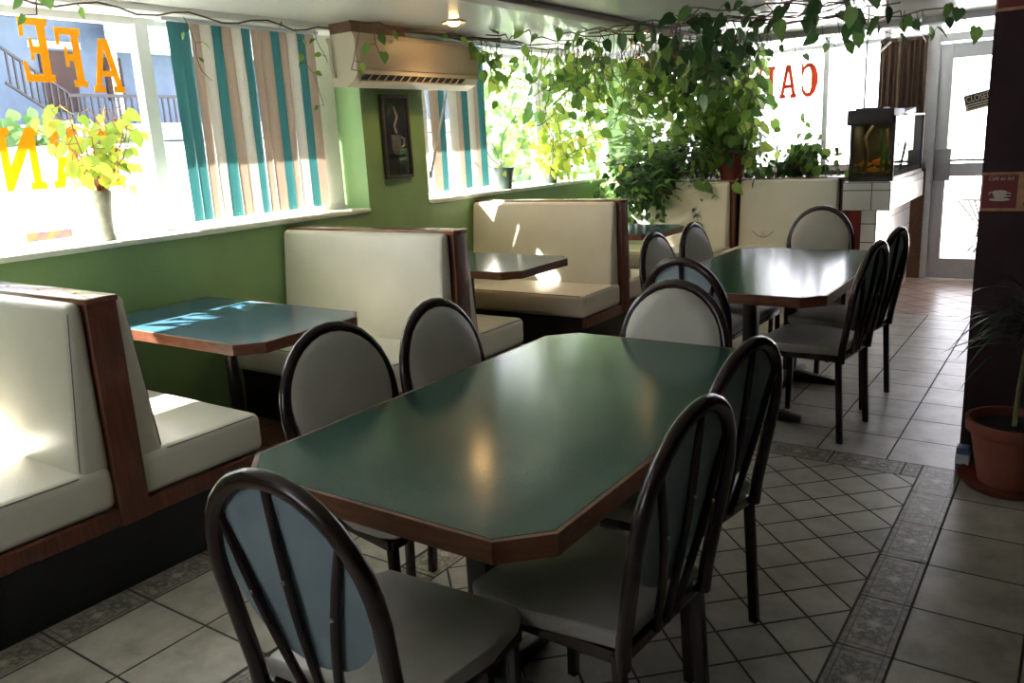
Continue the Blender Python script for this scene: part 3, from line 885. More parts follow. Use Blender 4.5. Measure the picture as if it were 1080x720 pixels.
# ================================================================== TILED COUNTER AND FISH TANK
t = thing('tiled_counter', (-1.385, 7.10, 0), 'white tiled counter with overhanging ledge carrying the fish tank', 'counter')
def tiled(name, x0, x1, y0, y1, z0, z1, ex=.15, ez=.15, zoff=0):
    c = MB(); g = .004
    c.box((x0, y0, z0), (x1, y1, z1), 1)
    def face(org, du, dv, nu, nv, nrm, offv):
        v = offv
        segs = []
        while v < nv-1e-6:
            a, b = max(0, v), min(nv, v+ez)
            if b-a > .012: segs.append((a, b))
            v += ez
        u = 0
        while u < nu-1e-6:
            u2 = min(nu, u+ex)
            for a, b in segs:
                P = [org+du*(u+g)+dv*(a+g), org+du*(u2-g)+dv*(a+g), org+du*(u2-g)+dv*(b-g), org+du*(u+g)+dv*(b-g)]
                c.hexa(P, [q+nrm*.005 for q in P], 0)
            u += ex
    V = Vector
    face(V((x0, y0, z0)), V((1, 0, 0)), V((0, 0, 1)), x1-x0, z1-z0, V((0, -1, 0)), zoff)
    face(V((x1, y0, z0)), V((0, 1, 0)), V((0, 0, 1)), y1-y0, z1-z0, V((1, 0, 0)), zoff)
    face(V((x0, y0, z1)), V((1, 0, 0)), V((0, 1, 0)), x1-x0, y1-y0, V((0, 0, 1)), 0)
    return c.build(name, ['white_tile', 'tile_grout_dark'], t)
tiled('counter_base', -.115, 0, 0, 1.50, 0, .83, .15, .15, -.03)
tiled('counter_ledge', -.25, .105, -.06, 1.45, .831, 1.052, .22, .16, 0)

TX0, TX1, TY0, TY1, TZ = -1.605, -1.285, 7.11, 8.42, 1.058
t = thing('fish_tank', (TX0, TY0, TZ), 'rectangular fish tank with black hood standing on the white tiled counter', 'fish tank')
a, b_ = TX1-TX0, TY1-TY0; H_ = .50
g = MB()
g.box((0, 0, 0), (a, .006, H_)); g.box((0, b_-.006, 0), (a, b_, H_)); g.box((a-.006, .006, 0), (a, b_-.006, H_)); g.box((0, .006, 0), (.006, b_-.006, H_))
g.build('glass_walls', ['tank_glass'], t)
f = MB()
for x in (-.006, a-.012):
    for y in (-.006, b_-.012): f.box((x, y, 0), (x+.018, y+.018, H_))
f.box((-.006, -.006, -.002), (a+.006, b_+.006, .03)); f.build('frame', ['tank_black'], t)
f = MB(); f.box((-.03, -.03, H_-.06), (a*.98, .42, H_+.055), 0, .006); f.box((.02, .02, H_+.055), (a*.7, .30, H_+.07), 0, .004)
hood = f.build('hood', ['tank_black'], t)
ld = bpy.data.lights.new('hood_fill', 'AREA'); ld.energy = .9; ld.size = .22; ld.color = (1, .80, .62)  # fill light added under the hood to bring out the fish
lo = bpy.data.objects.new('hood_fill', ld); COL.objects.link(lo); lo.parent = hood; lo.location = (a/2, .2, H_-.065)
f = MB().box((.0, .42, H_), (a+.01, b_, H_+.016), 0, .003); f.build('lid', ['alu_white'], t)
f = MB().box((.006, .006, .031), (a-.006, b_-.006, .07)); f.build('gravel', ['gravel'], t)
f = MB().box((.008, .008, .071), (a-.008, b_-.008, H_-.07)); f.build('water', ['tank_murk'], t)
f = MB().box((.007, .46, .071), (a-.03, .475, H_-.02), 0, .003).box((.007, .02, .071), (.016, .46, H_-.02), 0, .003); f.build('view_block', ['tank_olive'], t)  # panels added inside to block the bright window and darken the tank
f = MB().tube([(.09, .10, .06), (.10, .13, .2), (.07, .16, .34), (.12, .2, .43)], [.022, .018, .014, .008], seg=8).tube([(.2, .3, .06), (.24, .26, .22), (.22, .25, .4)], [.02, .016, .008], seg=8)
f.build('driftwood', ['driftwood'], t)
f = MB()
for i in range(10):
    x, y = random.uniform(.2, .33), random.uniform(.05, .4)
    f.blade((x, y, .06), (random.uniform(-.2, .2), random.uniform(-.2, .2), 1), random.uniform(.2, .36), .012, .0)
f.build('water_plant', ['dark_leaf'], t)
t = thing('metal_tray', (-1.595, 7.62, 1.575), 'flat silver sheet lying on the fish tank lid', 'tray')
MB().hexa([(0, 0, 0), (.29, 0, 0), (.29, .5, 0), (0, .5, 0)], [(0, 0, .006), (.29, 0, .006), (.29, .5, .05), (0, .5, .05)], 0, .002).build('sheet', ['silver_sheet'], t)
def fish(loc, rz, s, label):
    t = thing('goldfish', loc, label, 'fish', rz, 'goldfish in the tank')
    m = MB(); n = 10; rings = []
    for i in range(9):
        u = i/8; r = .5*math.sin(PI*(u**.8))*.34+.01
        rings.append(len(m.v))
        for k in range(n):
            an = 2*PI*k/n; m.v.append((s*(.5-u), s*r*.55*math.cos(an), s*r*math.sin(an)))
    for i in range(8):
        for k in range(n): m.face((rings[i]+k, rings[i+1]+k, rings[i+1]+(k+1) % n, rings[i]+(k+1) % n), 0, None, True)
    m.face([rings[0]+k for k in range(n)], 0); m.face([rings[-1]+k for k in range(n)][::-1], 0)
    m.build('body', ['goldfish'], t)
    f = MB().extrude([(-.46*s, -.002, 0), (-.85*s, -.002, .25*s), (-.74*s, -.002, 0), (-.85*s, -.002, -.25*s)], (0, .004, 0)); f.build('tail_fin', ['goldfish'], t)
    f = MB().extrude([(.15*s, -.002, .14*s), (-.05*s, -.002, .30*s), (-.25*s, -.002, .11*s)], (0, .004, 0)); f.build('dorsal_fin', ['goldfish'], t)
fish((-1.52, 7.22, 1.185), R(20), .12, 'orange goldfish low on the left side of the fish tank')
fish((-1.41, 7.24, 1.20), R(160), .14, 'orange goldfish in the middle right of the tank, highest of the three')
fish((-1.44, 7.19, 1.145), R(200), .11, 'orange goldfish near the tank bottom, lowest of the three')

# ================================================================== CURTAINS at the far window
def curtain(x0, x1, label, folds, mname='curtain_brown'):
    t = thing('curtain', (x0, YF-.10, 1.10), label, 'curtain', group='brown striped curtains')
    m = MB(); n = folds*8; w = x1-x0
    b = 0
    for z, k in ((0, 1.0), (.6, .9), (1.14, .75)):
        for i in range(n+1): m.v.append((w*i/n, .028*k*math.sin(2*PI*folds*i/n)+.008*k*math.sin(5*i), z))
    for r_ in range(2):
        for i in range(n): m.face((r_*(n+1)+i, r_*(n+1)+i+1, (r_+1)*(n+1)+i+1, (r_+1)*(n+1)+i), 0, None, True)
    m.build('panel', [mname], t)
    h = MB().box((0, -.02, 1.135), (w, .02, 1.165)); h.build('heading', [mname], t)
curtain(-1.755, -1.60, 'narrow brown curtain panel on the left above the fish tank', 3)
curtain(-1.575, -1.345, 'wider dark brown curtain panel beside the door frame', 5)
curtain(-1.605, -1.570, 'thin pale tan curtain fold between the two brown panels', 1, 'curtain_tan')
c = MB().tube([(-1.885, YF-.07, 1.6), (-1.885, YF-.07, 2.26)], .006, seg=6)
tag(c.build('pull_cord', ['sign_black']), 'thin dark cord hanging in the far window above the tank', 'cord')

# ================================================================== SIGNS
def text(body, size, name, m, parent, mx, ext=.001, shear=0):
    cu_ = bpy.data.curves.new(name, 'FONT'); cu_.body = body; cu_.size = size; cu_.extrude = ext; cu_.align_x = 'CENTER'; cu_.align_y = 'CENTER'; cu_.shear = shear
    to_ = bpy.data.objects.new(name, cu_); COL.objects.link(to_)
    dg = bpy.context.evaluated_depsgraph_get()
    me = bpy.data.meshes.new_from_object(to_.evaluated_get(dg))
    bpy.data.objects.remove(to_); bpy.data.curves.remove(cu_)
    me.materials.clear(); me.materials.append(MATS[m])
    me.transform(mx)
    o_ = bpy.data.objects.new(name, me); COL.objects.link(o_)
    if parent: o_.parent = parent
    return o_
def face_mx(x, y, z, sx=1, sz=1):    # text lying in XZ, readable from -Y
    return Matrix.Translation((x, y, z)) @ Matrix.Rotation(R(90), 4, 'X') @ Matrix.Diagonal((sx, sz, 1, 1))
t = thing('closed_sign', (-.90, YF-.035, 1.66), 'small tilted sign reading CLOSED on the glass door', 'sign')
t.rotation_euler = (0, R(-13), 0)
MB().box((-.12, 0, -.075), (.12, .006, .075), 0, .002).build('board', ['sign_cream'], t)
MB().box((-.112, -.001, -.012), (.112, 0, .066)).build('band', ['sign_black'], t)
text('CLOSED', .064, 'lettering', 'sign_cream', t, face_mx(0, -.002, .027, .88, 1.25))
MB().box((-.10, -.001, -.034), (.10, 0, -.022)).box((-.10, -.001, -.056), (.10, 0, -.044)).build('small_print', ['sign_black'], t)

def cup_panel(parent, x, z, s):
    c = MB()
    y = -.0035
    body = [(-.42, .26), (.42, .26), (.36, .0), (.22, -.2), (-.22, -.2), (-.36, .0)]
    c.extrude([(x+u*s, y, z+v*s) for u, v in body], (0, -.002, 0))
    n = 20
    c.extrude([(x+.42*s*math.cos(2*PI*i/n), y-.002, z+.26*s+.10*s*math.sin(2*PI*i/n)) for i in range(n)], (0, -.001, 0))
    c.extrude([(x+.62*s*math.cos(2*PI*i/n), y+.0005, z-.26*s+.11*s*math.sin(2*PI*i/n)) for i in range(n)], (0, -.002, 0))
    c.tube([(x+.38*s, y-.001, z+.18*s), (x+.62*s, y-.001, z+.16*s), (x+.62*s, y-.001, z-.02*s), (x+.32*s, y-.001, z-.06*s)], .045*s, seg=6, sy=.3)
    c.tube([(x-.40*s, y-.001, z+.20*s), (x-.58*s, y-.001, z+.22*s), (x-.62*s, y-.001, z+.06*s)], .035*s, seg=6, sy=.3)
    return c.build('cup_motif', ['cup_white'], parent)
def border(name, z0, z1, label):
    t = thing(name, (-.375, 4.0, z0), label, 'wallpaper border')
    hgt = z1-z0
    MB().box((0, -.002, 0), (1.7, 0, hgt)).build('strip', ['border_tan'], t)
    k = 0; x = .008
    while x < 1.6:
        w = .125 if k % 2 == 0 else .10
        if k % 2 == 0:
            p_ = MB().box((x, -.0032, .012), (x+w, -.002, hgt-.012)).build('panel', ['border_red'], t)
            cup_panel(t, x+w/2, hgt*.40, .062)
            text('Café au lait', .024, 'script', 'script_tan', t, face_mx(x+w/2, -.0042, hgt*.84, .85, 1), .0004, .35)
        else:
            m = MB()
            for i in range(5):
                cx_, cz_ = x+.02+.016*i, .03+(i*53 % 7)/7*(hgt-.06)
                m.extrude([(cx_+.010*math.cos(2*PI*j/8), -.002, cz_+.006*math.sin(2*PI*j/8)) for j in range(8)], (0, -.0015, 0))
            m.build('bean_motif', ['border_red'], t)
        x += w+.012; k += 1
border('wallpaper_border', 1.125, 1.285, 'brown coffee cup wallpaper border at mid height on the dark wall')
border('wallpaper_border', 1.915, 2.075, 'brown coffee cup wallpaper border near the top of the dark wall')

# ================================================================== CEILING LIGHTS
def downlight(x, y, label):
    t = thing('ceiling_light', (x, y, ZC), label, 'ceiling light', group='recessed ceiling lights')
    MB().lathe([(.060, -.002), (.078, -.012), (.082, -.006), (.082, 0)], seg=28, close=False).build('trim_ring', ['light_trim'], t)
    MB().lathe([(.0, -.030), (.025, -.027), (.038, -.016), (.042, -.003), (.0, -.001)], seg=20, close=False).build('bulb', ['bulb_glow'], t)
    ld = bpy.data.lights.new('lamp_glow', 'SPOT'); ld.energy = 18; ld.color = (1, .62, .28); ld.spot_size = R(130); ld.spot_blend = .8; ld.shadow_soft_size = .04
    lo = bpy.data.objects.new('lamp_glow', ld); COL.objects.link(lo); lo.parent = t; lo.location = (0, 0, -.05)
downlight(-3.50, 4.48, 'lit recessed ceiling light just in front of the air conditioner')
downlight(-2.89, 6.08, 'lit recessed ceiling light among the leaves beside the brown beam')

# ================================================================== PLANTS
def wander(p, d, n, step, wob=.35, grav=0, rnd=random):
    p = Vector(p); d = Vector(d).normalized(); out = [p.copy()]
    for _ in range(n):
        d = (d+Vector((rnd.uniform(-wob, wob), rnd.uniform(-wob, wob), rnd.uniform(-wob, wob)-grav))).normalized()
        p = p+d*step; out.append(p.copy())
    return out
def rvec(): return Vector((random.uniform(-1, 1), random.uniform(-1, 1), random.uniform(-1, 1)))
LS = .90
def leafy(st, lf, path, size, every=1, r=.003, clampz=None, prob=1.0):
    if clampz:
        for q in path: q.z = min(q.z, clampz)
    st.tube(path, r, seg=5, cap=False)
    for i in range(1, len(path), every):
        if random.random() > prob: continue
        if math.hypot(path[i].x+2.86, path[i].y-6.0) < .34 and path[i].z > 1.6: continue
        if math.hypot(path[i].x+3.45, path[i].y-4.42) < .2: continue
        t = (path[i]-path[i-1]).normalized()
        side = rvec(); side = side-t*side.dot(t); side.normalize()
        tip = path[i]+side*size*.6
        if clampz: tip.z = min(tip.z, clampz)
        st.tube([path[i], path[i]+side*size*.35, tip], r*.7, seg=4, cap=False)
        s = size*LS*random.uniform(.6, 1.25)
        d = side+Vector((0, 0, -1.1))+rvec()*.5
        n = Vector((.5, -.6, .5))+rvec()*.8
        lf.leaf(tip, d, n, s)
def plant_finish(t, st, lf, leafm, stemm):
    st.build('stems', [stemm], t); lf.build('foliage', [leafm], t)
def local(mb, t):
    o_ = t.location; mb.v = [(x-o_.x, y-o_.y, z-o_.z) for x, y, z in mb.v]; return mb

ZV = ZC-.03
def finish(t, st, lf, leafm='pothos_leaf', stemm='stem_brown'):
    local(st, t); local(lf, t); plant_finish(t, st, lf, leafm, stemm)

# 1 thin runner along the head of the street window
t = thing('trailing_vine', (-3.95, 1.9, ZC), 'thin bare vine runner strung along the top of the street window', 'vine')
st, lf = MB(), MB()
p = [Vector((-3.98, 1.75+.10*i, ZV-.02+.02*math.sin(i*1.3))) for i in range(22)]
for q in p: q.x += random.uniform(-.015, .015)
leafy(st, lf, p, .05, 4, .005, ZV, .3)
for y, n in ((2.8, 5), (3.55, 7), (3.7, 5)):
    leafy(st, lf, wander((-3.97, y, ZV-.03), (.2, .1, -1), n, .07, .3), .06, 1, .002, ZV, .6)
leafy(st, lf, wander((-3.6, 1.88, ZV), (-.3, -.2, -1), 3, .05, .2), .09, 1, .003, ZV)
finish(t, st, lf)

# 2 vine in front of the air conditioner
t = thing('trailing_vine', (-3.75, 4.2, ZC), 'light green vine trailing on ceiling above and in front of the air conditioner', 'vine')
st, lf = MB(), MB()
p = [Vector((-3.72+.06*math.sin(i*.9), 3.75+.10*i, ZV-.012*abs(math.sin(i*1.7)))) for i in range(16)]
leafy(st, lf, p, .08, 2, .005, ZV, .6)
leafy(st, lf, wander((-3.70, 3.82, ZV), (.05, -.1, -1), 5, .06, .25), .08, 1, .003, ZV, .8)
leafy(st, lf, wander((-3.72, 3.95, ZV), (.05, .1, -1), 3, .06, .25), .08, 1, .003, ZV, .8)
finish(t, st, lf)

# 3 curtain of pothos in front of the second window
t = thing('hanging_vine', (-3.75, 5.9, ZC), 'sunlit yellow green pothos hanging in strands before the second window', 'vine')
st, lf = MB(), MB()
for k in range(5):
    p = [Vector((-3.85+.25*k+.1*math.sin(i*.7+k), 4.75+.13*i+.1*k, ZV-.03*abs(math.sin(i*1.1+k)))) for i in range(13)]
    leafy(st, lf, p, .11, 2, .005, ZV, .7)
for k in range(52):
    y = 5.25+2.2*random.random()**.6; x = random.uniform(-3.9, -3.45)
    n = random.choice((2, 4, 6, 8, 11)) if y > 5.9 else random.choice((2, 3, 5, 9))
    leafy(st, lf, wander((x, y, ZV-.02), (0, 0, -1), n, .075, .32), .13, 1, .003, ZV, .62)
for k in range(6):
    leafy(st, lf, wander((-3.72+random.uniform(-.1, .15), 5.12+.08*k, ZV-.02), (0, 0, -1), random.randint(2, 6), .075, .3), .12, 1, .003, ZV, .95)
for k in range(26):   # bare twiggy loops
    y = random.uniform(5.6, 7.2); x = random.uniform(-3.8, -3.2)
    st.tube(wander((x, y, ZV), (0, 0, -1), random.randint(6, 14), .07, .5), .003, seg=4, cap=False)
finish(t, st, lf, 'pothos_leaf')

# 4 ceiling vine, dark leaves against the bright far window
t = thing('ceiling_vine', (-2.0, 6.4, ZC), 'dark leaved vine sprawling under the ceiling toward the dark wall', 'vine')
st, lf = MB(), MB()
for k in range(8):
    y0 = random.uniform(5.4, 7.0)
    p = [Vector((-3.0+.13*i, y0+.25*math.sin(i*.6+k)-.02*i, ZV-.05*abs(math.sin(i*.9+k)))) for i in range(15+k % 3)]
    leafy(st, lf, p, .12, 1, .005, ZV, .62)
for k in range(84):
    x = random.uniform(-3.1, -2.1); y = random.uniform(5.6, 7.2)
    leafy(st, lf, wander((x, y, ZV-.02), (0, 0, -1), random.randint(2, 6) if x < -2.35 else random.randint(1, 2), .075, .4), .13, 1, .003, ZV, .85)
for k in range(7):
    x = random.uniform(-1.8, -.85); y = random.uniform(6.0, 6.8)
    leafy(st, lf, wander((x, y, ZV-.02), (.2, 0, -1), random.randint(1, 3), .07, .4), .12, 1, .003, ZV, .85)
finish(t, st, lf, 'dark_leaf')

def pot(t, r0, r1, h, m, rim=.012, soil=True, parent_name='pot'):
    o_ = MB().lathe([(r0*.2, 0), (r0, 0), (r0+(r1-r0)*.80, h*.80), (r1+.001, h*.80), (r1+rim*.6, h*.82), (r1+rim, h), (r1-.004, h), (r1-.008, h*.82), (r0*.95, h*.78), (.001, h*.78)], seg=28, close=False)
    o_.build(parent_name, [m], t)
    MB().lathe([(.001, h*.885), (r1*.6, h*.89), (r1-.012, h*.87), (r1-.014, h*.80)], seg=20, close=False).build('soil', ['soil'], t)

# 5 large pothos climbing from the brown pot on the ledge to the ceiling
t = thing('potted_pothos', (-2.80, 7.70, 1.065), 'big pothos in reddish brown pot on the ledge, climbing to the ceiling', 'potted plant')
pot(t, .10, .14, .25, 'pot_brown')
st, lf = MB(), MB()
c0 = Vector((-2.80, 7.70, 1.30))
for k in range(66):
    a = random.uniform(0, 2*PI); d = Vector((math.cos(a)*.5-.06, math.sin(a)*.30-.05, random.uniform(.4, 1.3)))
    p = wander(c0+Vector((math.cos(a)*.05, math.sin(a)*.05, 0)), d, random.randint(6, 14), .085, .32, .05)
    for q in p: q.y = min(q.y, 7.95); q.x = min(max(q.x, -3.5), -2.52)
    leafy(st, lf, p, .13, 1, .004, ZV, .85)
for k in range(8):
    a = random.choice((random.uniform(PI, 1.3*PI), random.uniform(1.75*PI, 2*PI)))
    p = wander(c0+Vector((math.cos(a)*.10, -.14, .0)), (math.cos(a)*.9, -.25, .3), random.randint(3, 5), .08, .3, .25)
    for q in p: q.y = min(q.y, 7.58); q.z = max(q.z, 1.12)
    leafy(st, lf, p, .12, 1, .004, ZV, .8)
for k in range(44):
    x = random.uniform(-3.6, -2.5); y = random.uniform(7.12, 7.36)
    leafy(st, lf, wander((x, y, ZV-.02), (0, 0.05, -1), random.randint(5, 12), .08, .3), .13, 1, .004, ZV, .8)
# leaves drooping over the bench back
for x, z in ((-2.98, 1.07), (-2.90, 1.05), (-2.62, 1.04)):
    st.tube([(x+.05, 7.66, 1.26), (x+.02, 7.40, 1.14), (x, 7.27, z)], .004, seg=5, cap=False)
    lf.leaf((x, 7.275, z), (.5, -.05, -.6), (0, -1, .25), .125)
finish(t, st, lf, 'pothos_leaf', 'stem_green')

# 6 bushy fern like plant in the corner
t = thing('bushy_fern', (-3.45, 7.74, 1.065), 'bushy dark green feathery plant in the window corner above the bench', 'plant')
pot(t, .11, .15, .20, 'pot_dark')
st, lf = MB(), MB()
for k in range(170):
    a = random.uniform(0, 2*PI); el = random.uniform(.0, 1.1)
    d = Vector((math.cos(a)*math.cos(el), math.sin(a)*math.cos(el)-.25, math.sin(el)))
    p = wander((-3.45+.04*math.cos(a), 7.70+.04*math.sin(a), 1.25), d, random.randint(6, 11), .085, .2, .14)
    for q in p: q.x = max(q.x, -3.98); q.y = min(q.y, 7.95)
    st.tube(p, .002, seg=4, cap=False)
    for i in range(1, len(p)):
        tt = (p[i]-p[i-1]).normalized()
        for s_ in (-1, 1):
            side = tt.cross(Vector((0, 0, 1))); side = side.normalized()*s_ if side.length > .01 else Vector((s_, 0, 0))
            lf.leaf(p[i], side+tt*.6+rvec()*.25, Vector((0, -.3, 1))+rvec()*.3, random.uniform(.055, .10), .22)
finish(t, st, lf, 'fern_leaf', 'stem_green')

# 7 dark trailing foliage over the left end of the far bench
t = thing('trailing_plant', (-3.70, 7.60, 1.065), 'dark trailing foliage hanging over the left end of the far bench', 'plant')
st, lf = MB(), MB()
for k in range(60):
    x = random.uniform(-3.78, -3.28); y = random.uniform(7.12, 7.32)
    z0 = random.uniform(1.05, 1.38)
    p = wander((x, y, z0), (random.uniform(-.3, .3), -.25, -1), random.randint(2, 6), .07, .3)
    for q in p: q.y = min(q.y, 7.29); q.y = max(q.y, 7.0); q.z = max(q.z, .64)
    leafy(st, lf, p, .09, 1, .002, ZV, .95)
for k in range(14):
    x = random.uniform(-3.8, -3.25)
    st.tube([(x, 7.62, 1.07), (x+.02, 7.45, 1.20), (x, 7.28, 1.12), (x, 7.25, .95)], .004, seg=5, cap=False)
finish(t, st, lf, 'dark_leaf', 'stem_green')

# 8 light green climber at the right of the mass
t = thing('climbing_plant', (-2.25, 7.86, 1.065), 'light green climber standing before the far window, right edge of the foliage', 'plant')
pot(t, .06, .08, .10, 'pot_brown')
st, lf = MB(), MB()
for k in range(16):
    a = random.uniform(0, 2*PI)
    p = wander((-2.25+.03*math.cos(a), 7.86+.03*math.sin(a), 1.15), (math.cos(a)*.7+.15, math.sin(a)*.25, random.uniform(.25, 1.2)), random.randint(3, 6), .08, .3)
    for q in p: q.y = min(q.y, 8.6); q.x = max(-2.75, q.x); q.z = min(q.z, 1.72)
    leafy(st, lf, p, .12, 1, .003, ZV, .8)
finish(t, st, lf, 'pothos_leaf', 'stem_green')

# 9 low sprawl along the ledge
t = thing('sprawling_plant', (-3.2, 7.78, 1.065), 'low leafy sprawl filling the ledge between the fern and the brown pot', 'plant')
st, lf = MB(), MB()
for k in range(70):
    x = random.uniform(-3.6, -1.95)
    p = wander((x, random.uniform(7.72, 7.9), 1.07), (random.uniform(-.6, .6), random.uniform(-.7, .3), 1), random.randint(3, 8 if x < -2.5 else 5), .065, .35)
    for q in p: q.z = max(q.z, 1.07); q.y = min(q.y, 7.98)
    leafy(st, lf, p, .09, 1, .003, ZV, .9)
finish(t, st, lf, 'dark_leaf', 'stem_green')

# 10 bonsai like plant in the stone vase on the street sill
t = thing('potted_plant', (-4.17, 2.31, SILL), 'leafy plant in tall pale vase on the street window sill', 'potted plant')
MB().lathe([(.001, 0), (.040, 0), (.043, .012), (.036, .03), (.036, .12), (.046, .20), (.052, .235), (.052, .255), (.044, .255), (.040, .21), (.001, .20)], seg=24, close=False).build('vase', ['pot_stone'], t)
st, lf = MB(), MB()
b0 = Vector((-4.17, 2.31, SILL+.20))
for k in range(24):
    a = random.uniform(0, 2*PI)
    p = wander(b0, (math.cos(a)*.25+.05, math.sin(a)*.42+.08, random.uniform(.9, 1.5)), random.randint(5, 9), .055, .28)
    for q in p: q.x = min(max(q.x, -4.24), -4.0)
    st.tube(p[:4], [.009, .007, .005, .004], seg=6, cap=False)
    leafy(st, lf, p[2:], .088, 1, .003, 2.2, .95)
for q in range(len(lf.v)): x, y, z = lf.v[q]; lf.v[q] = (max(x, -4.285), y, z)
finish(t, st, lf, 'bright_leaf', 'stem_orange')

# 11 small dark pot on the second sill
t = thing('potted_plant', (-4.15, 5.86, SILL), 'spindly plant in small dark green pot on the second window sill', 'potted plant')
pot(t, .072, .092, .18, 'pot_dark', .006)
st, lf = MB(), MB()
for k in range(5):
    p = wander((-4.15, 5.86, SILL+.15), (random.uniform(-.1, .5), random.uniform(-1, .3), random.uniform(.3, 1)), random.randint(4, 9), .07, .35)
    for q in p: q.x = max(q.x, -4.22)
    leafy(st, lf, p, .06, 2, .003, ZV, .7)
finish(t, st, lf, 'bright_leaf', 'stem_brown')
# 12 leafy plants lining the sill beyond
t = thing('sill_plant', (-4.15, 6.6, SILL), 'bright leafy plant spreading on the second window sill behind the sun-patched booth', 'plant')
pot(t, .07, .09, .13, 'pot_dark', .006)
st, lf = MB(), MB()
for k in range(30):
    p = wander((-4.13+random.uniform(-.03, .03), 6.6, SILL+.12), (random.uniform(-.1, .5), random.uniform(-1, 1), random.uniform(.1, 1.2)), random.randint(5, 10), .075, .3, .05)
    for q in p: q.x = max(q.x, -4.2); q.z = max(q.z, SILL+.02)
    leafy(st, lf, p, .10, 1, .003, ZV, .8)
for q in range(len(lf.v)): x, y, z = lf.v[q]; lf.v[q] = (max(x, -4.26), y, z)
finish(t, st, lf, 'bright_leaf', 'stem_green')

# 13 terracotta pot with dracaena against the dark wall
t = thing('potted_dracaena', (-.165, 3.79, 0), 'thin dracaena in terracotta pot standing against the dark wall', 'potted plant')
pot(t, .115, .168, .27, 'pot_terracotta', .012)
for ch in t.children: ch.location.z = .022
MB().lathe([(.001, 0), (.16, 0), (.195, .035), (.190, .035), (.155, .010), (.001, .010)], seg=28, close=False).build('saucer', ['pot_terracotta'], t)
st, lf = MB(), MB()
stalk = [Vector((-.165, 3.80, .25)), Vector((-.160, 3.80, .42)), Vector((-.150, 3.80, .60)), Vector((-.145, 3.79, .80))]
st.tube(stalk, [.010, .009, .008, .007], seg=7)
for k in range(70):
    u = random.uniform(0, 1)
    a = random.uniform(0, 2*PI)
    base = stalk[2].lerp(stalk[3], u)
    sy_ = math.sin(a)
    lf.blade(base, (math.cos(a), sy_*(.9 if sy_ < 0 else .35), random.uniform(.1, 1.2)), random.uniform(.22, .36), .008, random.uniform(.3, .95))
for k in range(16):
    a = random.uniform(PI, 2*PI)
    lf.blade((-.09, 3.77, .26), (math.cos(a), math.sin(a)*.7, random.uniform(.6, 1.5)), random.uniform(.12, .2), .006, .4)
for i in range(len(lf.v)): x, y, z = lf.v[i]; lf.v[i] = (x, min(y, 3.985), max(z, .03))
finish(t, st, lf, 'dracaena_leaf', 'stem_green')
t = thing('small_carton', (-.350, 3.90, 0), 'small blue and white carton tucked behind the terracotta pot', 'carton')
MB().box((-.025, -.03, 0), (.025, .03, .105), 0, .003).build('box', ['packet_blue'], t)
MB().box((-.0265, -.031, .03), (.0265, .031, .075)).build('label_band', ['packet_white'], t)

# ================================================================== OUTSIDE
g = MB(); g.poly([(-60, -40, -.12), (60, -40, -.12), (60, 60, -.12), (-60, 60, -.12)])
struct(g.build('ground', ['asphalt']))
g = MB(); g.box((-4.3, 9.05, -.11), (6, 15, -.02)); struct(g.build('terrace', ['terrace_paving']))
g = MB(); g.box((-4.3, 14.0, -.02), (6, 14.2, .42)); struct(g.build('terrace_parapet', ['terrace_paving']))
g = MB(); g.box((-5.12, -3, 2.42), (-4.40, 9.4, 2.50)); struct(g.build('roof_eave', ['facade_white']))
g = MB(); g.box((-5.0, -3, 2.76), (3.2, 9.0, 2.90)); struct(g.build('roof_slab', ['facade_white']))
g = MB(); g.box((-4.4, 9.06, 2.66), (3, 10.4, 2.76)); struct(g.build('porch_roof', ['roof_grey']))
# wire bistro table on the terrace
t = thing('bistro_table', (-.97, 11.0, -.11), 'wire bistro table standing on the bright terrace outside the door', 'table')
MB().lathe([(.001, .70), (.33, .70), (.335, .71), (.33, .72), (.001, .72)], seg=28, close=False).build('table_top', ['wire_metal'], t)
for k in range(6):
    a = 2*PI*k/6; c_, s_ = math.cos(a), math.sin(a)
    m = MB().tube([(.30*c_, .30*s_, .70), (.16*c_, .16*s_, .52), (.05*c_, .05*s_, .38), (.09*c_, .09*s_, .16), (.22*c_, .22*s_, .0)], .011, seg=6)
    m.build('leg', ['wire_metal'], t)
MB().lathe([(.055, .36), (.07, .38), (.055, .40)], seg=16).build('collar', ['wire_metal'], t)

# house across the street
HX = -11.0
t = thing('house', (HX, 6.0, -.12), 'blue grey house with brown doorway, railing and white fascia across the street', 'house')
MB().box((-6, -9, 0), (0, 9, 3.42)).build('wall', ['facade_blue'], t)
MB().box((-6.5, -9.5, 3.42), (.9, 9.5, 3.52)).hexa([(.9, -9.5, 3.52), (-6.5, -9.5, 3.52), (-6.5, 9.5, 3.52), (.9, 9.5, 3.52)], [(-2.4, -9, 5.6), (-3, -9, 5.6), (-3, 9, 5.6), (-2.4, 9, 5.6)]).build('roof', ['roof_grey'], t)
MB().box((.9, -9.5, 3.36), (.96, -.9, 3.52)).box((.45, .35, 3.02), (.55, 9.5, 3.40)).build('fascia', ['facade_white'], t)
MB().box((0, -.42, 2.3), (.04, .02, 3.05)).build('door', ['facade_brown'], t)
MB().box((0, .42, 2.45), (.04, .66, 3.0)).build('window', ['facade_brown'], t)
MB().box((0, -.52, 3.08), (.06, .12, 3.16)).build('lintel', ['facade_white'], t)
for y in (.30, .72, 3.2, -3.4): MB().box((.42, y-.035, .5), (.5, y+.035, 3.36)).build('porch_post', ['facade_white'], t)
m = MB()
for i in range(9):
    y = -1.05+.075*i; z = 2.98-.055*i
    m.box((.5, y, z-.42), (.53, y+.018, z))
m.tube([(.515, -1.1, 3.0), (.515, -.40, 2.50)], .022, seg=6).tube([(.515, -1.1, 2.60), (.515, -.40, 2.10)], .02, seg=6)
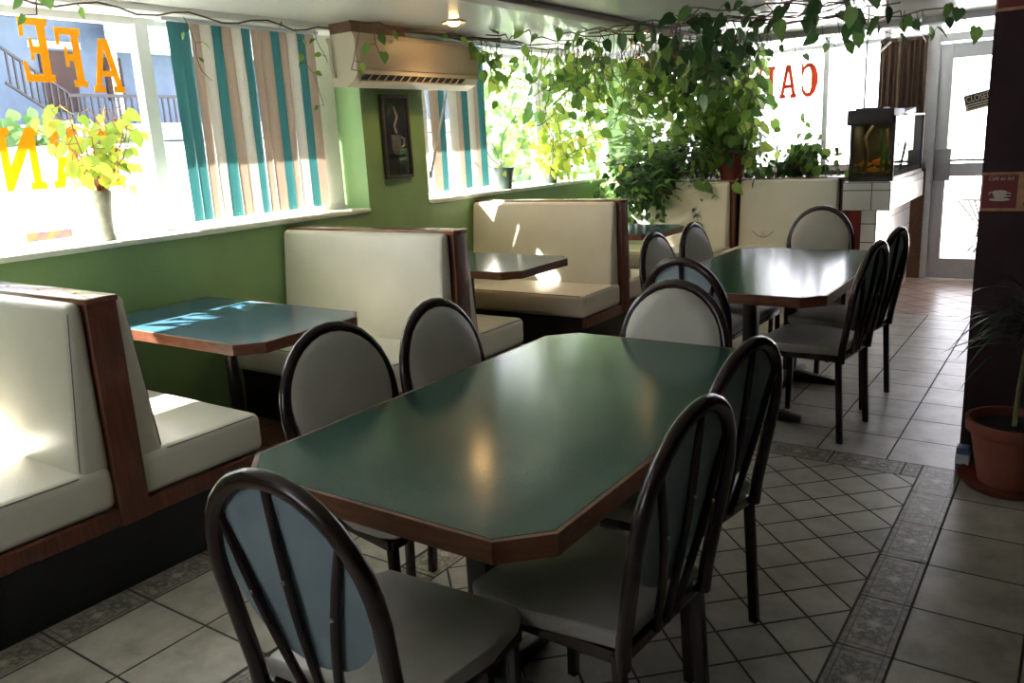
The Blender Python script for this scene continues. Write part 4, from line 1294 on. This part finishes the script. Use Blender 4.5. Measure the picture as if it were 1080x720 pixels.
for i in range(22): m.box((.5, -.38+.09*i, 2.08), (.52, -.36+.09*i, 2.45))
m.box((.49, -.40, 2.45), (.53, 1.6, 2.49)); m.build('railing', ['rail_dark'], t)
MB().box((.0, -9, 1.9), (.55, 9, 2.12)).build('deck', ['facade_white'], t)

def shrub(name, loc, rx, ry, rz_, n, label, cat, leafm='tree_leaf', trunk=0, ls=.22):
    t = thing(name, loc, label, cat)
    lf = MB()
    for k in range(n):
        v = rvec(); v = v.normalized()*random.uniform(.55, 1)
        p_ = Vector((v.x*rx, v.y*ry, v.z*rz_+rz_+trunk))
        lf.leaf(p_, v+rvec()*.8, v+rvec()*.6, ls*random.uniform(.6, 1.3), .45)
    lf.build('foliage', [leafm], t)
    s_ = MB()
    for k in range(5):
        a = 2*PI*k/5
        s_.tube([(0.02*math.cos(a), .02*math.sin(a), 0), (.1*math.cos(a)*rx, .1*math.sin(a)*ry, trunk+.3*rz_), (.5*math.cos(a)*rx, .5*math.sin(a)*ry, trunk+1.2*rz_)], [.09, .06, .02], seg=6)
    s_.build('trunk', ['stem_brown'], t)
shrub('garden_bush', (-10.05, 4.9, -.12), .45, .55, .65, 420, 'rounded green bush below the house railing, behind the reversed letter E', 'bush', trunk=.95, ls=.13)
shrub('garden_bush', (-10.05, 6.05, -.12), .4, .45, .5, 300, 'small green bush across the street behind the reversed letter F', 'bush', trunk=1.05, ls=.13)
g = MB(); g.box((-9.4, -4, -.12), (-9.2, 16, 1.72)); struct(g.build('garden_wall', ['facade_white']))
shrub('street_tree', (-7.8, 13.2, -.12), 1.2, 2.2, 1.5, 1300, 'pale green leafy tree outside the second window', 'tree', trunk=.6, ls=.2)
def car(loc, label, body):
    t = thing('parked_car', loc, label, 'car')
    prof = [(-2.1, .35), (-2.1, .75), (-1.95, .9), (-1.2, .98), (-.55, 1.42), (.75, 1.45), (1.5, 1.0), (2.05, .88), (2.12, .5), (2.05, .32)]
    m = MB().extrude([(-.8, y, z) for y, z in prof], (1.6, 0, 0)); m.build('body', [body], t)
    m = MB()
    for x in (-.806, .803):
        m.extrude([(x, y, z) for y, z in ((-1.0, 1.0), (-.5, 1.36), (.70, 1.38), (1.25, 1.0))], (.004, 0, 0))
    m.build('side_window', ['car_glass'], t)
    for x in (-.7, .7):
        for y in (-1.3, 1.3):
            w_ = MB().lathe([(.33, -.1), (.33, .1)], seg=22); w_.v = [(x+c, y+a, .33+b) for a, b, c in w_.v]
            w_.build('wheel', ['tyre'], t)
car((-8.4, 3.6, -.12), 'white car parked outside the street window behind the vase', 'car_white')
car((-8.3, 8.7, -.12), 'blue car parked further along the street', 'car_blue')
# painted panel standing on the pavement right outside the window
t = thing('painted_board', (-4.75, 2.18, -.12), 'small pink and orange painted board outside the bottom of the street window', 'board')
MB().box((-.015, -.01, .6), (.015, .24, 1.28)).build('panel', ['pink_paint'], t)
MB().box((-.02, .0, 0), (.02, .03, .62)).box((-.02, .2, 0), (.02, .23, .62)).build('stake', ['stem_brown'], t)
